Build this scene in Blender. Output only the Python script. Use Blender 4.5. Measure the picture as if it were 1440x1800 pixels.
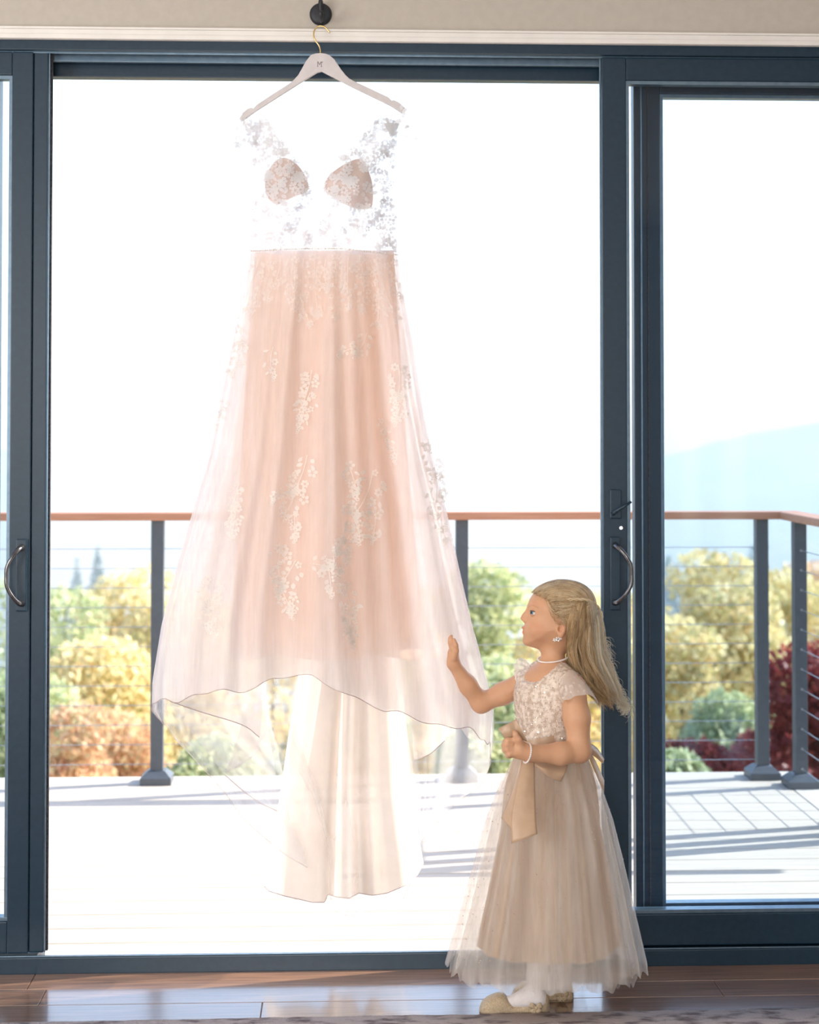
import bpy, bmesh, math, random
import numpy as np
from mathutils import Vector, Matrix

random.seed(7)
rng = np.random.default_rng(7)
scene = bpy.context.scene
for o in list(bpy.data.objects):
    bpy.data.objects.remove(o)

# ------------------------------------------------------------------ camera
CAM = Vector((0.0, -4.36, 1.41))
FPX = 2900.0                      # focal length in pixels of the 1440 x 1800 frame
PPY = 682.0                       # row of the optical axis (lens shifted down)
ROT = Matrix.Rotation(math.radians(-2.27), 3, 'Z') @ Matrix.Rotation(math.radians(91.5), 3, 'X')
cd = bpy.data.cameras.new('camera')
cd.sensor_fit = 'VERTICAL'
cd.sensor_height = 36.0
cd.lens = 36.0 * FPX / 1800.0
cd.shift_y = (PPY - 900.0) / 1800.0
cd.clip_end = 12000
cd.dof.use_dof = True
cd.dof.focus_distance = 4.22
cd.dof.aperture_fstop = 3.6
cam = bpy.data.objects.new('camera', cd)
cam.location = CAM
cam.rotation_euler = ROT.to_euler()
scene.collection.objects.link(cam)
scene.camera = cam

# ------------------------------------------------------------------ sky, sun, added fill lamps, exposure
SUN_DIR = Vector((-1.6, -0.36, -1.06)).normalized()      # from the shadows of the railing posts
world = bpy.data.worlds.new('world')
scene.world = world
world.use_nodes = True
wn = world.node_tree
bg = wn.nodes['Background']
sky = wn.nodes.new('ShaderNodeTexSky')
sky.sky_type = 'NISHITA'
sky.sun_disc = False
sky.sun_elevation = math.asin(-SUN_DIR.z)
sky.sun_rotation = math.atan2(-SUN_DIR.x, -SUN_DIR.y)
sky.altitude = 400
sky.dust_density = 1.2
sky.air_density = 1.0
sky.ozone_density = 1.0
wn.links.new(sky.outputs['Color'], bg.inputs['Color'])
bg.inputs['Strength'].default_value = 0.485
sd = bpy.data.lights.new('sun', 'SUN')
sd.energy = 10.0
sd.angle = math.radians(0.53)
sd.color = (1.0, 0.94, 0.85)
so = bpy.data.objects.new('sun', sd)
so.rotation_euler = SUN_DIR.to_track_quat('-Z', 'Y').to_euler()
so.location = (20, 5, 15)
scene.collection.objects.link(so)
def fill_light(name, loc, aim, w, h, energy):
    """added area lamp that brightens the room side of the scene"""
    ld = bpy.data.lights.new(name, 'AREA')
    ld.shape = 'RECTANGLE'
    ld.size, ld.size_y = w, h
    ld.energy = energy
    ld.color = (1.0, 0.985, 0.97)
    lo_ = bpy.data.objects.new(name, ld)
    lo_.location = loc
    lo_.rotation_euler = (Vector(aim) - Vector(loc)).to_track_quat('-Z', 'Y').to_euler()
    scene.collection.objects.link(lo_)
fill_light('rear_fill_light', (-0.4, -6.35, 1.6), (-0.1, 0.0, 1.3), 1.9, 1.7, 105)  # fill added before the rear wall, apart from its windows
fill_light('side_fill_light', (-3.0, -2.7, 1.5), (0.2, -0.3, 1.1), 2.2, 1.7, 120)  # fill added before the left wall, which has no window
vs = scene.view_settings
vs.view_transform = 'Standard'
vs.look = 'None'
vs.gamma = 1.0
vs.use_curve_mapping = False
vs.exposure = 0.08
scene.cycles.use_denoising = True
scene.cycles.transparent_max_bounces = 24
scene.cycles.max_bounces = 10
scene.cycles.diffuse_bounces = 4
scene.cycles.volume_bounces = 2
scene.cycles.use_adaptive_sampling = True
scene.cycles.adaptive_threshold = 0.03
scene.cycles.transmission_bounces = 8
scene.cycles.sample_clamp_indirect = 6.0

# ------------------------------------------------------------------ helpers
def ray(px, py):
    return ROT @ Vector(((px - 720.0) / FPX, -(py - PPY) / FPX, -1.0))

def at(px, py, Y):
    d = ray(px, py)
    return CAM + d * ((Y - CAM.y) / d.y)

def atz(px, py, Z):
    d = ray(px, py)
    return CAM + d * ((Z - CAM.z) / d.z)

RM = np.array(ROT)
CV = np.array(CAM)

def atn(px, py, Y):
    """numpy version of at()"""
    px, py, Y = np.broadcast_arrays(np.asarray(px, float), np.asarray(py, float), np.asarray(Y, float))
    d = np.stack([(px - 720.0) / FPX, -(py - PPY) / FPX, -np.ones_like(px)], -1) @ RM.T
    t = (Y - CV[1]) / d[..., 1]
    return CV + d * t[..., None]

def link(name, me, mat=None, parent=None, smooth=False):
    o = bpy.data.objects.new(name, me)
    scene.collection.objects.link(o)
    if mat is not None:
        for m in (mat if isinstance(mat, (list, tuple)) else [mat]):
            me.materials.append(m)
    if smooth:
        me.polygons.foreach_set('use_smooth', np.ones(len(me.polygons), bool))
    if parent is not None:
        o.parent = parent
        if parent.type == 'EMPTY':
            o.matrix_parent_inverse = Matrix.Translation(-parent.location)
    return o

def mesh(name, verts, faces, mat=None, parent=None, smooth=False):
    me = bpy.data.meshes.new(name)
    me.from_pydata([tuple(v) for v in np.asarray(verts)], [], [tuple(int(i) for i in f) for f in faces])
    me.update()
    return link(name, me, mat, parent, smooth)

def tag(o, label=None, cat=None, group=None, kind=None):
    if label: o['label'] = label
    if cat: o['category'] = cat
    if group: o['group'] = group
    if kind: o['kind'] = kind
    return o

def thing(name, loc, label=None, cat=None, group=None, kind=None):
    o = bpy.data.objects.new(name, None)
    o.empty_display_size = 0.05
    o.location = loc
    scene.collection.objects.link(o)
    return tag(o, label, cat, group, kind)

class MB:
    """collects shapes into one mesh"""
    def __init__(self):
        self.v, self.f, self.n = [], [], 0
    def add(self, v, f):
        self.v.append(np.asarray(v, float).reshape(-1, 3))
        self.f += [tuple(int(i) + self.n for i in q) for q in f]
        self.n += len(self.v[-1])
    def box(self, x0, x1, y0, y1, z0, z1):
        self.add([(x0, y0, z0), (x1, y0, z0), (x1, y1, z0), (x0, y1, z0), (x0, y0, z1), (x1, y0, z1), (x1, y1, z1), (x0, y1, z1)],
                 [(0, 3, 2, 1), (4, 5, 6, 7), (0, 1, 5, 4), (1, 2, 6, 5), (2, 3, 7, 6), (3, 0, 4, 7)])
    def tube(self, pts, rad, sides=8, flat=None):
        P = np.asarray([tuple(p) for p in pts], float)
        n = len(P)
        R = np.broadcast_to(np.asarray(rad, float), (n,))
        T = np.gradient(P, axis=0)
        T /= np.linalg.norm(T, axis=1)[:, None] + 1e-12
        up = np.array([0, 0, 1.0]) if abs(T[0][2]) < 0.9 else np.array([0, 1.0, 0])
        ring = []
        N = np.cross(T[0], up)
        a = np.linspace(0, 2 * math.pi, sides, endpoint=False)
        for i in range(n):
            N = N - T[i] * (N @ T[i])
            N /= np.linalg.norm(N) + 1e-12
            B = np.cross(T[i], N)
            k = 1.0 if flat is None else flat
            ring.append(P[i] + R[i] * (np.cos(a)[:, None] * N + k * np.sin(a)[:, None] * B))
        V = np.concatenate(ring)
        F = []
        for i in range(n - 1):
            for j in range(sides):
                F.append((i * sides + j, i * sides + (j + 1) % sides, (i + 1) * sides + (j + 1) % sides, (i + 1) * sides + j))
        F.append(tuple(range(sides))[::-1])
        F.append(tuple((n - 1) * sides + j for j in range(sides)))
        self.add(V, F)
    def ball(self, c, r, nu=8, nv=6):
        c = np.asarray(tuple(c), float); r = np.broadcast_to(np.asarray(r, float), (3,))
        V = [c + r * np.array([0, 0, 1.0])]
        for i in range(1, nv):
            p = math.pi * i / nv
            for j in range(nu):
                a = 2 * math.pi * j / nu
                V.append(c + r * np.array([math.sin(p) * math.cos(a), math.sin(p) * math.sin(a), math.cos(p)]))
        V.append(c - r * np.array([0, 0, 1.0]))
        F = [(0, 1 + j, 1 + (j + 1) % nu) for j in range(nu)]
        for i in range(nv - 2):
            for j in range(nu):
                F.append((1 + i * nu + j, 1 + (i + 1) * nu + j, 1 + (i + 1) * nu + (j + 1) % nu, 1 + i * nu + (j + 1) % nu))
        L = 1 + (nv - 1) * nu
        F += [(L, L - nu + (j + 1) % nu, L - nu + j) for j in range(nu)]
        self.add(V, F)
    def grid(self, V, closed=False):
        V = np.asarray(V, float)
        a, b = V.shape[:2]
        F = []
        for i in range(a - 1):
            for j in range(b if closed else b - 1):
                k = (j + 1) % b
                F.append((i * b + j, i * b + k, (i + 1) * b + k, (i + 1) * b + j))
        self.add(V.reshape(-1, 3), F)
    def build(self, name, mat=None, parent=None, smooth=False):
        return mesh(name, np.concatenate(self.v), self.f, mat, parent, smooth)

def box(name, x0, x1, y0, y1, z0, z1, mat, parent=None, bev=0.003, seg=2):
    bm = bmesh.new()
    bmesh.ops.create_cube(bm, size=1)
    for v in bm.verts:
        v.co = Vector(((x0 + x1) / 2 + v.co.x * (x1 - x0), (y0 + y1) / 2 + v.co.y * (y1 - y0), (z0 + z1) / 2 + v.co.z * (z1 - z0)))
    if bev:
        bmesh.ops.bevel(bm, geom=bm.edges[:], offset=bev, segments=seg, profile=0.6, affect='EDGES')
    me = bpy.data.meshes.new(name)
    bm.to_mesh(me); bm.free()
    return link(name, me, mat, parent)

def prism(name, outline, y0, y1, mat, parent=None, bev=0.0):
    """outline: list of (x, z); extruded between y0 and y1"""
    bm = bmesh.new()
    vs_ = [bm.verts.new((x, y0, z)) for x, z in outline]
    f = bm.faces.new(vs_)
    r = bmesh.ops.extrude_face_region(bm, geom=[f])
    for v in [g for g in r['geom'] if isinstance(g, bmesh.types.BMVert)]:
        v.co.y = y1
    bmesh.ops.recalc_face_normals(bm, faces=bm.faces[:])
    if bev:
        es = [e for e in bm.edges if abs(e.verts[0].co.y - e.verts[1].co.y) < 1e-6]
        bmesh.ops.bevel(bm, geom=es, offset=bev, segments=2, profile=0.6, affect='EDGES')
    me = bpy.data.meshes.new(name)
    bm.to_mesh(me); bm.free()
    return link(name, me, mat, parent)

def interp(x, xs, ys):
    return np.interp(x, xs, ys)

def smoothcurve(pts, n):
    """Catmull-Rom through pts"""
    P = np.asarray([tuple(p) for p in pts], float)
    P = np.concatenate([[2 * P[0] - P[1]], P, [2 * P[-1] - P[-2]]])
    m = len(P) - 3
    out = []
    for t in np.linspace(0, m - 1e-9, n):
        i = int(t); u = t - i
        a, b, c, d = P[i:i + 4]
        out.append(0.5 * ((2 * b) + (c - a) * u + (2 * a - 5 * b + 4 * c - d) * u * u + (-a + 3 * b - 3 * c + d) * u ** 3))
    return np.array(out)

# ------------------------------------------------------------------ materials
def nodes(m):
    m.use_nodes = True
    nt = m.node_tree
    nt.nodes.clear()
    out = nt.nodes.new('ShaderNodeOutputMaterial')
    return nt, out

def pm(name, c1, c2=None, scale=12.0, stretch=(1, 1, 1), rough=0.5, metal=0.0, spec=0.5, bump=0.0, bscale=None, coat=0.0, coat_rough=0.1,
       detail=4.0, lo=0.35, hi=0.65, vcol=None, sheen=0.0, sss=0.0, sss_col=(1, .3, .15), trans_mix=0.0):
    m = bpy.data.materials.new(name)
    nt, out = nodes(m)
    N, L = nt.nodes, nt.links
    p = N.new('ShaderNodeBsdfPrincipled')
    p.inputs['Roughness'].default_value = rough
    p.inputs['Metallic'].default_value = metal
    p.inputs['Specular IOR Level'].default_value = spec
    p.inputs['Coat Weight'].default_value = coat
    p.inputs['Coat Roughness'].default_value = coat_rough
    p.inputs['Sheen Weight'].default_value = sheen
    if sss:
        p.inputs['Subsurface Weight'].default_value = sss
        p.inputs['Subsurface Radius'].default_value = sss_col
        p.inputs['Subsurface Scale'].default_value = 0.008
    tc = N.new('ShaderNodeTexCoord')
    mp = N.new('ShaderNodeMapping')
    mp.inputs['Scale'].default_value = stretch
    L.new(tc.outputs['Object'], mp.inputs['Vector'])
    nz = N.new('ShaderNodeTexNoise')
    nz.inputs['Scale'].default_value = scale
    nz.inputs['Detail'].default_value = detail
    L.new(mp.outputs['Vector'], nz.inputs['Vector'])
    cr = N.new('ShaderNodeValToRGB')
    cr.color_ramp.elements[0].position = lo
    cr.color_ramp.elements[1].position = hi
    cr.color_ramp.elements[0].color = (*c1, 1)
    cr.color_ramp.elements[1].color = (*(c2 or tuple(min(1, c * 1.12) for c in c1)), 1)
    L.new(nz.outputs['Fac'], cr.inputs['Fac'])
    col = cr.outputs['Color']
    if vcol:
        at_ = N.new('ShaderNodeVertexColor')
        at_.layer_name = vcol
        mx = N.new('ShaderNodeMix')
        mx.data_type = 'RGBA'; mx.blend_type = 'MULTIPLY'
        mx.inputs['Factor'].default_value = 1.0
        L.new(col, mx.inputs['A']); L.new(at_.outputs['Color'], mx.inputs['B'])
        col = mx.outputs['Result']
    L.new(col, p.inputs['Base Color'])
    if bump:
        nb = N.new('ShaderNodeTexNoise')
        nb.inputs['Scale'].default_value = bscale or scale * 3
        nb.inputs['Detail'].default_value = 3
        L.new(mp.outputs['Vector'], nb.inputs['Vector'])
        b = N.new('ShaderNodeBump')
        b.inputs['Strength'].default_value = bump
        b.inputs['Distance'].default_value = 0.01
        L.new(nb.outputs['Fac'], b.inputs['Height'])
        L.new(b.outputs['Normal'], p.inputs['Normal'])
    sh = p.outputs['BSDF']
    if trans_mix:
        tr = N.new('ShaderNodeBsdfTranslucent')
        L.new(col, tr.inputs['Color'])
        ms = N.new('ShaderNodeMixShader')
        ms.inputs['Fac'].default_value = trans_mix
        L.new(sh, ms.inputs[1]); L.new(tr.outputs['BSDF'], ms.inputs[2])
        sh = ms.outputs['Shader']
    L.new(sh, out.inputs['Surface'])
    return m

def cloth(name, col, opacity=1.0, translucency=0.5, weave=600.0, var=0.06, patt=None, rough=0.6, gloss=0.0, stretch=(1, 1, 1), streak=0.0):
    """thin fabric: diffuse + light passing through, with open weave"""
    m = bpy.data.materials.new(name)
    nt, out = nodes(m)
    N, L = nt.nodes, nt.links
    tc = N.new('ShaderNodeTexCoord')
    mp = N.new('ShaderNodeMapping')
    mp.inputs['Scale'].default_value = stretch
    L.new(tc.outputs['Object'], mp.inputs['Vector'])
    nz = N.new('ShaderNodeTexNoise')
    nz.inputs['Scale'].default_value = 18
    nz.inputs['Detail'].default_value = 5
    L.new(mp.outputs['Vector'], nz.inputs['Vector'])
    cr = N.new('ShaderNodeValToRGB')
    cr.color_ramp.elements[0].position = 0.3
    cr.color_ramp.elements[1].position = 0.7
    cr.color_ramp.elements[0].color = (*[c * (1 - var) for c in col], 1)
    cr.color_ramp.elements[1].color = (*[min(1, c * (1 + var)) for c in col], 1)
    L.new(nz.outputs['Fac'], cr.inputs['Fac'])
    df = N.new('ShaderNodeBsdfPrincipled')
    df.inputs['Roughness'].default_value = rough
    df.inputs['Specular IOR Level'].default_value = gloss
    L.new(cr.outputs['Color'], df.inputs['Base Color'])
    tr = N.new('ShaderNodeBsdfTranslucent')
    L.new(cr.outputs['Color'], tr.inputs['Color'])
    m1 = N.new('ShaderNodeMixShader')
    m1.inputs['Fac'].default_value = translucency
    L.new(df.outputs['BSDF'], m1.inputs[1]); L.new(tr.outputs['BSDF'], m1.inputs[2])
    sh = m1.outputs['Shader']
    if opacity < 1.0:
        tp = N.new('ShaderNodeBsdfTransparent')
        m2 = N.new('ShaderNodeMixShader')
        n2 = N.new('ShaderNodeTexNoise')
        n2.inputs['Scale'].default_value = 7
        n2.inputs['Detail'].default_value = 6
        if streak:                     # gathers: the net lies denser along the pleats
            m3 = N.new('ShaderNodeMapping'); m3.inputs['Scale'].default_value = (5, 2, 0.35)
            L.new(tc.outputs['Object'], m3.inputs['Vector']); L.new(m3.outputs['Vector'], n2.inputs['Vector'])
        else:
            L.new(mp.outputs['Vector'], n2.inputs['Vector'])
        mr = N.new('ShaderNodeMapRange')
        mr.inputs['From Min'].default_value = 0.3
        mr.inputs['From Max'].default_value = 0.7
        mr.inputs['To Min'].default_value = opacity * (0.85 - streak)
        mr.inputs['To Max'].default_value = min(1.0, opacity * (1.15 + streak))
        L.new(n2.outputs['Fac'], mr.inputs['Value'])
        L.new(mr.outputs['Result'], m2.inputs['Fac'])
        L.new(tp.outputs['BSDF'], m2.inputs[1]); L.new(sh, m2.inputs[2])
        sh = m2.outputs['Shader']
    L.new(sh, out.inputs['Surface'])
    return m

def glass_mat(name, tint):
    m = bpy.data.materials.new(name)
    nt, out = nodes(m)
    N, L = nt.nodes, nt.links
    tp = N.new('ShaderNodeBsdfTransparent')
    tp.inputs['Color'].default_value = (*tint, 1)
    gl = N.new('ShaderNodeBsdfGlossy')
    gl.inputs['Roughness'].default_value = 0.0
    fr = N.new('ShaderNodeFresnel')
    fr.inputs['IOR'].default_value = 1.5
    nz = N.new('ShaderNodeTexNoise')
    nz.inputs['Scale'].default_value = 3.0
    b = N.new('ShaderNodeBump')
    b.inputs['Strength'].default_value = 0.01
    L.new(nz.outputs['Fac'], b.inputs['Height'])
    L.new(b.outputs['Normal'], gl.inputs['Normal'])
    ms = N.new('ShaderNodeMixShader')
    L.new(fr.outputs['Fac'], ms.inputs['Fac'])
    L.new(tp.outputs['BSDF'], ms.inputs[1]); L.new(gl.outputs['BSDF'], ms.inputs[2])
    L.new(ms.outputs['Shader'], out.inputs['Surface'])
    return m

M = {}
M['wall'] = pm('beige_wall_paint', (0.50, 0.455, 0.40), (0.53, 0.485, 0.425), 40, rough=0.85, bump=0.05, bscale=300)
M['trimwhite'] = pm('white_trim_paint', (0.80, 0.77, 0.73), (0.84, 0.81, 0.77), 20, rough=0.45)
M['ceiling'] = pm('ceiling_paint', (0.80, 0.78, 0.75), None, 30, rough=0.9)
M['frame'] = pm('glare_blue_frame', (0.006, 0.026, 0.050), (0.008, 0.031, 0.057), 60, rough=0.34, metal=0.0, spec=0.5, bump=0.02, bscale=500)  # blue of the lens glare put into the base colour
M['frame_low'] = M['frame']
M['track'] = pm('aluminium_track', (0.16, 0.24, 0.32), (0.20, 0.28, 0.36), 50, rough=0.3, metal=0.7)
M['seal'] = pm('black_rubber_seal', (0.02, 0.02, 0.025), (0.06, 0.06, 0.07), 200, rough=0.8)
M['handle'] = pm('burnished_metal_handle', (0.10, 0.10, 0.11), (0.16, 0.16, 0.17), 40, rough=0.22, metal=0.9)
M['glass'] = glass_mat('tinted_glass', (0.815, 0.885, 0.93))
def plank_mat():
    m = pm('brown_plank', (0.15, 0.080, 0.050), (0.30, 0.165, 0.10), 6, stretch=(0.8, 14, 14), rough=0.30, spec=0.6, coat=1.0, coat_rough=0.13, bump=0.08, bscale=9, lo=0.3, hi=0.7)
    nt = m.node_tree
    p = [n for n in nt.nodes if n.type == 'BSDF_PRINCIPLED'][0]
    p.inputs['Coat IOR'].default_value = 2.6
    src = p.inputs['Base Color'].links[0].from_socket
    oi = nt.nodes.new('ShaderNodeObjectInfo')
    hs = nt.nodes.new('ShaderNodeHueSaturation')
    mr = nt.nodes.new('ShaderNodeMapRange')
    mr.inputs['To Min'].default_value = 0.75; mr.inputs['To Max'].default_value = 1.3
    nt.links.new(oi.outputs['Random'], mr.inputs['Value'])
    nt.links.new(mr.outputs['Result'], hs.inputs['Value'])
    nt.links.new(src, hs.inputs['Color'])
    nt.links.new(hs.outputs['Color'], p.inputs['Base Color'])
    return m
M['plank'] = plank_mat()
M['subfloor'] = pm('dark_subfloor', (0.02, 0.015, 0.012), None, 10, rough=0.9)
M['rug'] = pm('mottled_grey_rug', (0.26, 0.21, 0.21), (0.66, 0.57, 0.54), 28, stretch=(0.6, 1.6, 1), rough=0.95, spec=0.1, bump=1.0, bscale=260, detail=6, lo=0.36, hi=0.52)
M['rugedge'] = pm('rug_binding', (0.45, 0.40, 0.42), (0.62, 0.56, 0.56), 80, rough=0.95, spec=0.1, bump=0.6, bscale=400)
M['deck'] = pm('pale_deck_board', (0.50, 0.43, 0.36), (0.58, 0.50, 0.42), 5, stretch=(0.7, 16, 10), rough=0.7, bump=0.08, bscale=12)
M['deckedge'] = pm('deck_border_board', (0.55, 0.49, 0.44), (0.62, 0.56, 0.50), 5, stretch=(16, .7, 10), rough=0.7, bump=0.08, bscale=12)
M['post'] = pm('grey_metal_post', (0.075, 0.088, 0.105), (0.085, 0.098, 0.115), 40, rough=0.42, spec=0.6)  # grey lifted, lens veil put into the metal colour
M['railwood'] = pm('reddish_wood_rail', (0.48, 0.22, 0.125), (0.58, 0.28, 0.17), 6, stretch=(0.8, 12, 12), rough=0.55, bump=0.1)
M['cable'] = pm('steel_cable', (0.42, 0.44, 0.47), None, 80, rough=0.35, metal=0.8)
M['bark'] = pm('tree_bark', (0.06, 0.045, 0.035), (0.12, 0.09, 0.07), 30, rough=0.9, bump=0.5)
M['earth'] = pm('leafy_hillside', (0.12, 0.11, 0.05), (0.26, 0.20, 0.08), 0.6, rough=0.95)
M['mountain'] = pm('wooded_mountain', (0.05, 0.07, 0.04), (0.13, 0.11, 0.06), 0.02, rough=0.95, detail=8)
M['brass'] = pm('gold_wire', (0.80, 0.55, 0.22), (0.88, 0.63, 0.30), 60, rough=0.25, metal=1.0)
M['black'] = pm('black_iron', (0.012, 0.016, 0.024), (0.02, 0.024, 0.03), 50, rough=0.5)

# ------------------------------------------------------------------ room shell
XL, XR = -1.56, 1.50              # door opening in the wall
HEAD = 2.445                      # top of the door frame
DEPTH = 0.16                      # wall thickness
ROOM_L, ROOM_R, ROOM_B, CEIL = -3.1, 3.2, -6.6, 2.8

wf = thing('wall_front', (0, 0, 0), kind='structure')
box('wall_panel', ROOM_L, ROOM_R, 0.0, DEPTH, HEAD, CEIL, M['wall'], wf, 0)
box('wall_panel', ROOM_L, XL, 0.0, DEPTH, -0.02, HEAD, M['wall'], wf, 0)
box('wall_panel', XR, ROOM_R, 0.0, DEPTH, -0.02, HEAD, M['wall'], wf, 0)
tag(box('wall_left', ROOM_L - 0.12, ROOM_L, ROOM_B, DEPTH, -0.02, CEIL, M['wall'], None, 0), kind='structure')
tag(box('wall_right', ROOM_R, ROOM_R + 0.12, ROOM_B, DEPTH, -0.02, CEIL, M['wall'], None, 0), kind='structure')
tag(box('ceiling', ROOM_L, ROOM_R, ROOM_B, DEPTH, CEIL, CEIL + 0.1, M['ceiling'], None, 0), kind='structure')
wb = thing('wall_back', (0, ROOM_B, 0), kind='structure')
# rear wall with two tall narrow windows, whose daylight is mirrored in the sliding glass
wins = [(2.28, 2.42), (2.56, 2.74)]
zz0, zz1 = 0.45, 1.98
box('wall_panel', ROOM_L, wins[0][0], ROOM_B - 0.12, ROOM_B, -0.02, CEIL, M['wall'], wb, 0)
box('wall_panel', wins[0][1], wins[1][0], ROOM_B - 0.12, ROOM_B, -0.02, CEIL, M['wall'], wb, 0)
box('wall_panel', wins[1][1], ROOM_R, ROOM_B - 0.12, ROOM_B, -0.02, CEIL, M['wall'], wb, 0)
for a, b in wins:
    box('wall_panel', a, b, ROOM_B - 0.12, ROOM_B, -0.02, zz0, M['wall'], wb, 0)
    box('wall_panel', a, b, ROOM_B - 0.12, ROOM_B, zz1, CEIL, M['wall'], wb, 0)

# white casing above the door
tr = thing('trim_1', (0, 0, HEAD), kind='structure')
box('casing_board', XL - 0.09, XR + 0.09, -0.016, 0.0, HEAD - 0.004, HEAD + 0.027, M['trimwhite'], tr, 0.002)
box('casing_bead', XL - 0.09, XR + 0.09, -0.022, -0.0155, HEAD - 0.004, HEAD + 0.009, M['trimwhite'], tr, 0.003)
box('casing_cap', XL - 0.09, XR + 0.09, -0.024, 0.0, HEAD + 0.0215, HEAD + 0.0275, M['trimwhite'], tr, 0.002)

# floor: planks laid parallel to the wall
fl = thing('floor', (0, 0, 0), kind='structure')
box('subfloor', ROOM_L, ROOM_R, ROOM_B, 0.02, -0.06, -0.0145, M['subfloor'], fl, 0)
PW = 0.118
cuts0 = [-0.80, 0.95, -0.2, 0.60, -1.1, 0.2]
k = 0
y1 = 0.0
row = 0
while y1 > -1.3:
    y0 = y1 - PW
    xs = [ROOM_L] + [cuts0[row % 6] - 1.7, cuts0[row % 6], cuts0[row % 6] + 1.55] + [ROOM_R]
    xs = sorted(x for x in xs if ROOM_L <= x <= ROOM_R)
    for a, b in zip(xs[:-1], xs[1:]):
        if b - a > 0.05:
            box('plank', a + 0.0008, b - 0.0008, y0 + 0.0008, y1 - 0.0008, -0.014, 0.0, M['plank'], fl, 0.0012, 1)
    y1 = y0
    row += 1
box('floor_field', ROOM_L, ROOM_R, ROOM_B, y1, -0.014, 0.0, M['plank'], fl, 0)

# rug along the bottom of the picture
rg0, rg1 = atz(0, 1797, 0.01), atz(1440, 1771, 0.01)
def rug_edge(x):
    return rg0.y + (rg1.y - rg0.y) * (x - rg0.x) / (rg1.x - rg0.x)
nx, ny = 160, 40
X = np.linspace(-2.4, 2.4, nx)
V = np.zeros((ny, nx, 3))
for j in range(ny):
    V[j, :, 0] = X
    V[j, :, 1] = rug_edge(X) - 2.2 * j / (ny - 1)
    V[j, :, 2] = 0.011 + rng.normal(0, 0.0006, nx)
V[0, :, 2] = 0.001
V0 = V[:1].copy(); V0[..., 1] += 0.0
V[1, :, 1] = V[0, :, 1] - 0.004
mb = MB(); mb.grid(V[::-1])
rug = mb.build('rug', M['rug'], None, True)
tag(rug, 'mottled grey area rug lying on the plank floor below the doors', 'rug')

# ------------------------------------------------------------------ door frame and sliding doors
F = M['frame']
fr = thing('door_frame', (0, 0, 0), kind='structure')
box('frame_jamb', XL, XL + 0.045, 0.0, DEPTH, 0.0, HEAD, F, fr)
box('frame_jamb', XR - 0.045, XR, 0.0, DEPTH, 0.0, HEAD, F, fr)
box('frame_head', XL + 0.045, XR - 0.045, 0.0, 0.022, HEAD - 0.030, HEAD, F, fr)
box('frame_head', XL + 0.045, XR - 0.045, 0.022, DEPTH, HEAD - 0.012, HEAD, F, fr)
box('head_track', XL + 0.045, XR - 0.045, 0.066, 0.082, HEAD - 0.045, HEAD - 0.012, M['track'], fr, 0.001)
box('head_track', XL + 0.045, XR - 0.045, 0.020, 0.026, HEAD - 0.034, HEAD - 0.012, M['track'], fr, 0.001)
box('head_liner', XL + 0.045, XR - 0.045, 0.118, DEPTH, HEAD - 0.075, HEAD - 0.012, F, fr)
box('sill', XL + 0.045, XR - 0.045, 0.0, 0.016, -0.01, 0.042, F, fr)
box('sill', XL + 0.045, XR - 0.045, 0.0165, DEPTH + 0.02, -0.03, -0.008, F, fr)
box('sill_track', XL + 0.045, XR - 0.045, 0.003, 0.009, 0.042, 0.0455, M['track'], fr, 0.001)
box('sill_track', XL + 0.045, XR - 0.045, 0.030, 0.040, -0.008, 0.020, M['seal'], fr, 0.001)
box('sill_track', XL + 0.045, XR - 0.045, 0.104, 0.112, -0.008, 0.006, M['seal'], fr, 0.001)

def dpx(x, Y, y=880):
    return at(x, y, Y).x

def panel(name, x0, x1, y0, y1, z0, z1, stile0, stile1, top, bot):
    """a glazed door leaf: two stiles, two rails, stops, glass"""
    d = thing(name, ((x0 + x1) / 2, y0, z0), kind='structure')
    box('stile', x0, x0 + stile0, y0, y1, z0, z1, F, d)
    box('stile', x1 - stile1, x1, y0, y1, z0, z1, F, d)
    box('top_rail', x0 + stile0, x1 - stile1, y0, y1, z1 - top, z1, F, d)
    box('bottom_rail', x0 + stile0, x1 - stile1, y0, y1, z0, z0 + bot, F, d)
    a, b, c, e = x0 + stile0, x1 - stile1, z0 + bot, z1 - top
    yc = (y0 + y1) / 2
    for nm, q in (('glazing_bead', (a, b, c, c + 0.010)), ('glazing_bead', (a, b, e - 0.010, e)), ('glazing_bead', (a, a + 0.009, c + .010, e - .010)), ('glazing_bead', (b - 0.009, b, c + .010, e - .010))):
        box(nm, q[0], q[1], y0 + 0.006, y1 - 0.006, q[2], q[3], M['track'], d, 0.001)
    g = mesh('glass_pane', [(a, yc, c), (b, yc, c), (b, yc, e), (a, yc, e)], [(0, 1, 2, 3)], M['glass'], d)
    return d

Z0, Z1 = 0.047, HEAD - 0.031
box('sill_riser', 0.70, XR - 0.045, 0.0165, 0.14, -0.008, 0.042, F, fr)
box('sill_riser', XL + 0.045, -0.80, 0.0165, 0.14, -0.008, 0.042, F, fr)
# left leaf pulled aside: its stile with the meeting strip
lx1 = dpx(80, 0.02)
lst = dpx(17, 0.02)
lsm = dpx(54, 0.02)
dl = panel('door_1', XL + 0.05, lsm, 0.018, 0.062, Z0, Z1, 0.065, lsm - lst, 0.062, 0.083)
box('meeting_strip', lsm + 0.0005, lx1, 0.024, 0.062, Z0, Z1, F, dl)
box('strip_edge', lx1, lx1 + 0.004, 0.030, 0.034, Z0, Z1, M['track'], dl, 0.0005)
box('weather_seal', lx1, lx1 + 0.008, 0.042, 0.054, Z0, Z1, M['seal'], dl, 0.001)
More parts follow.
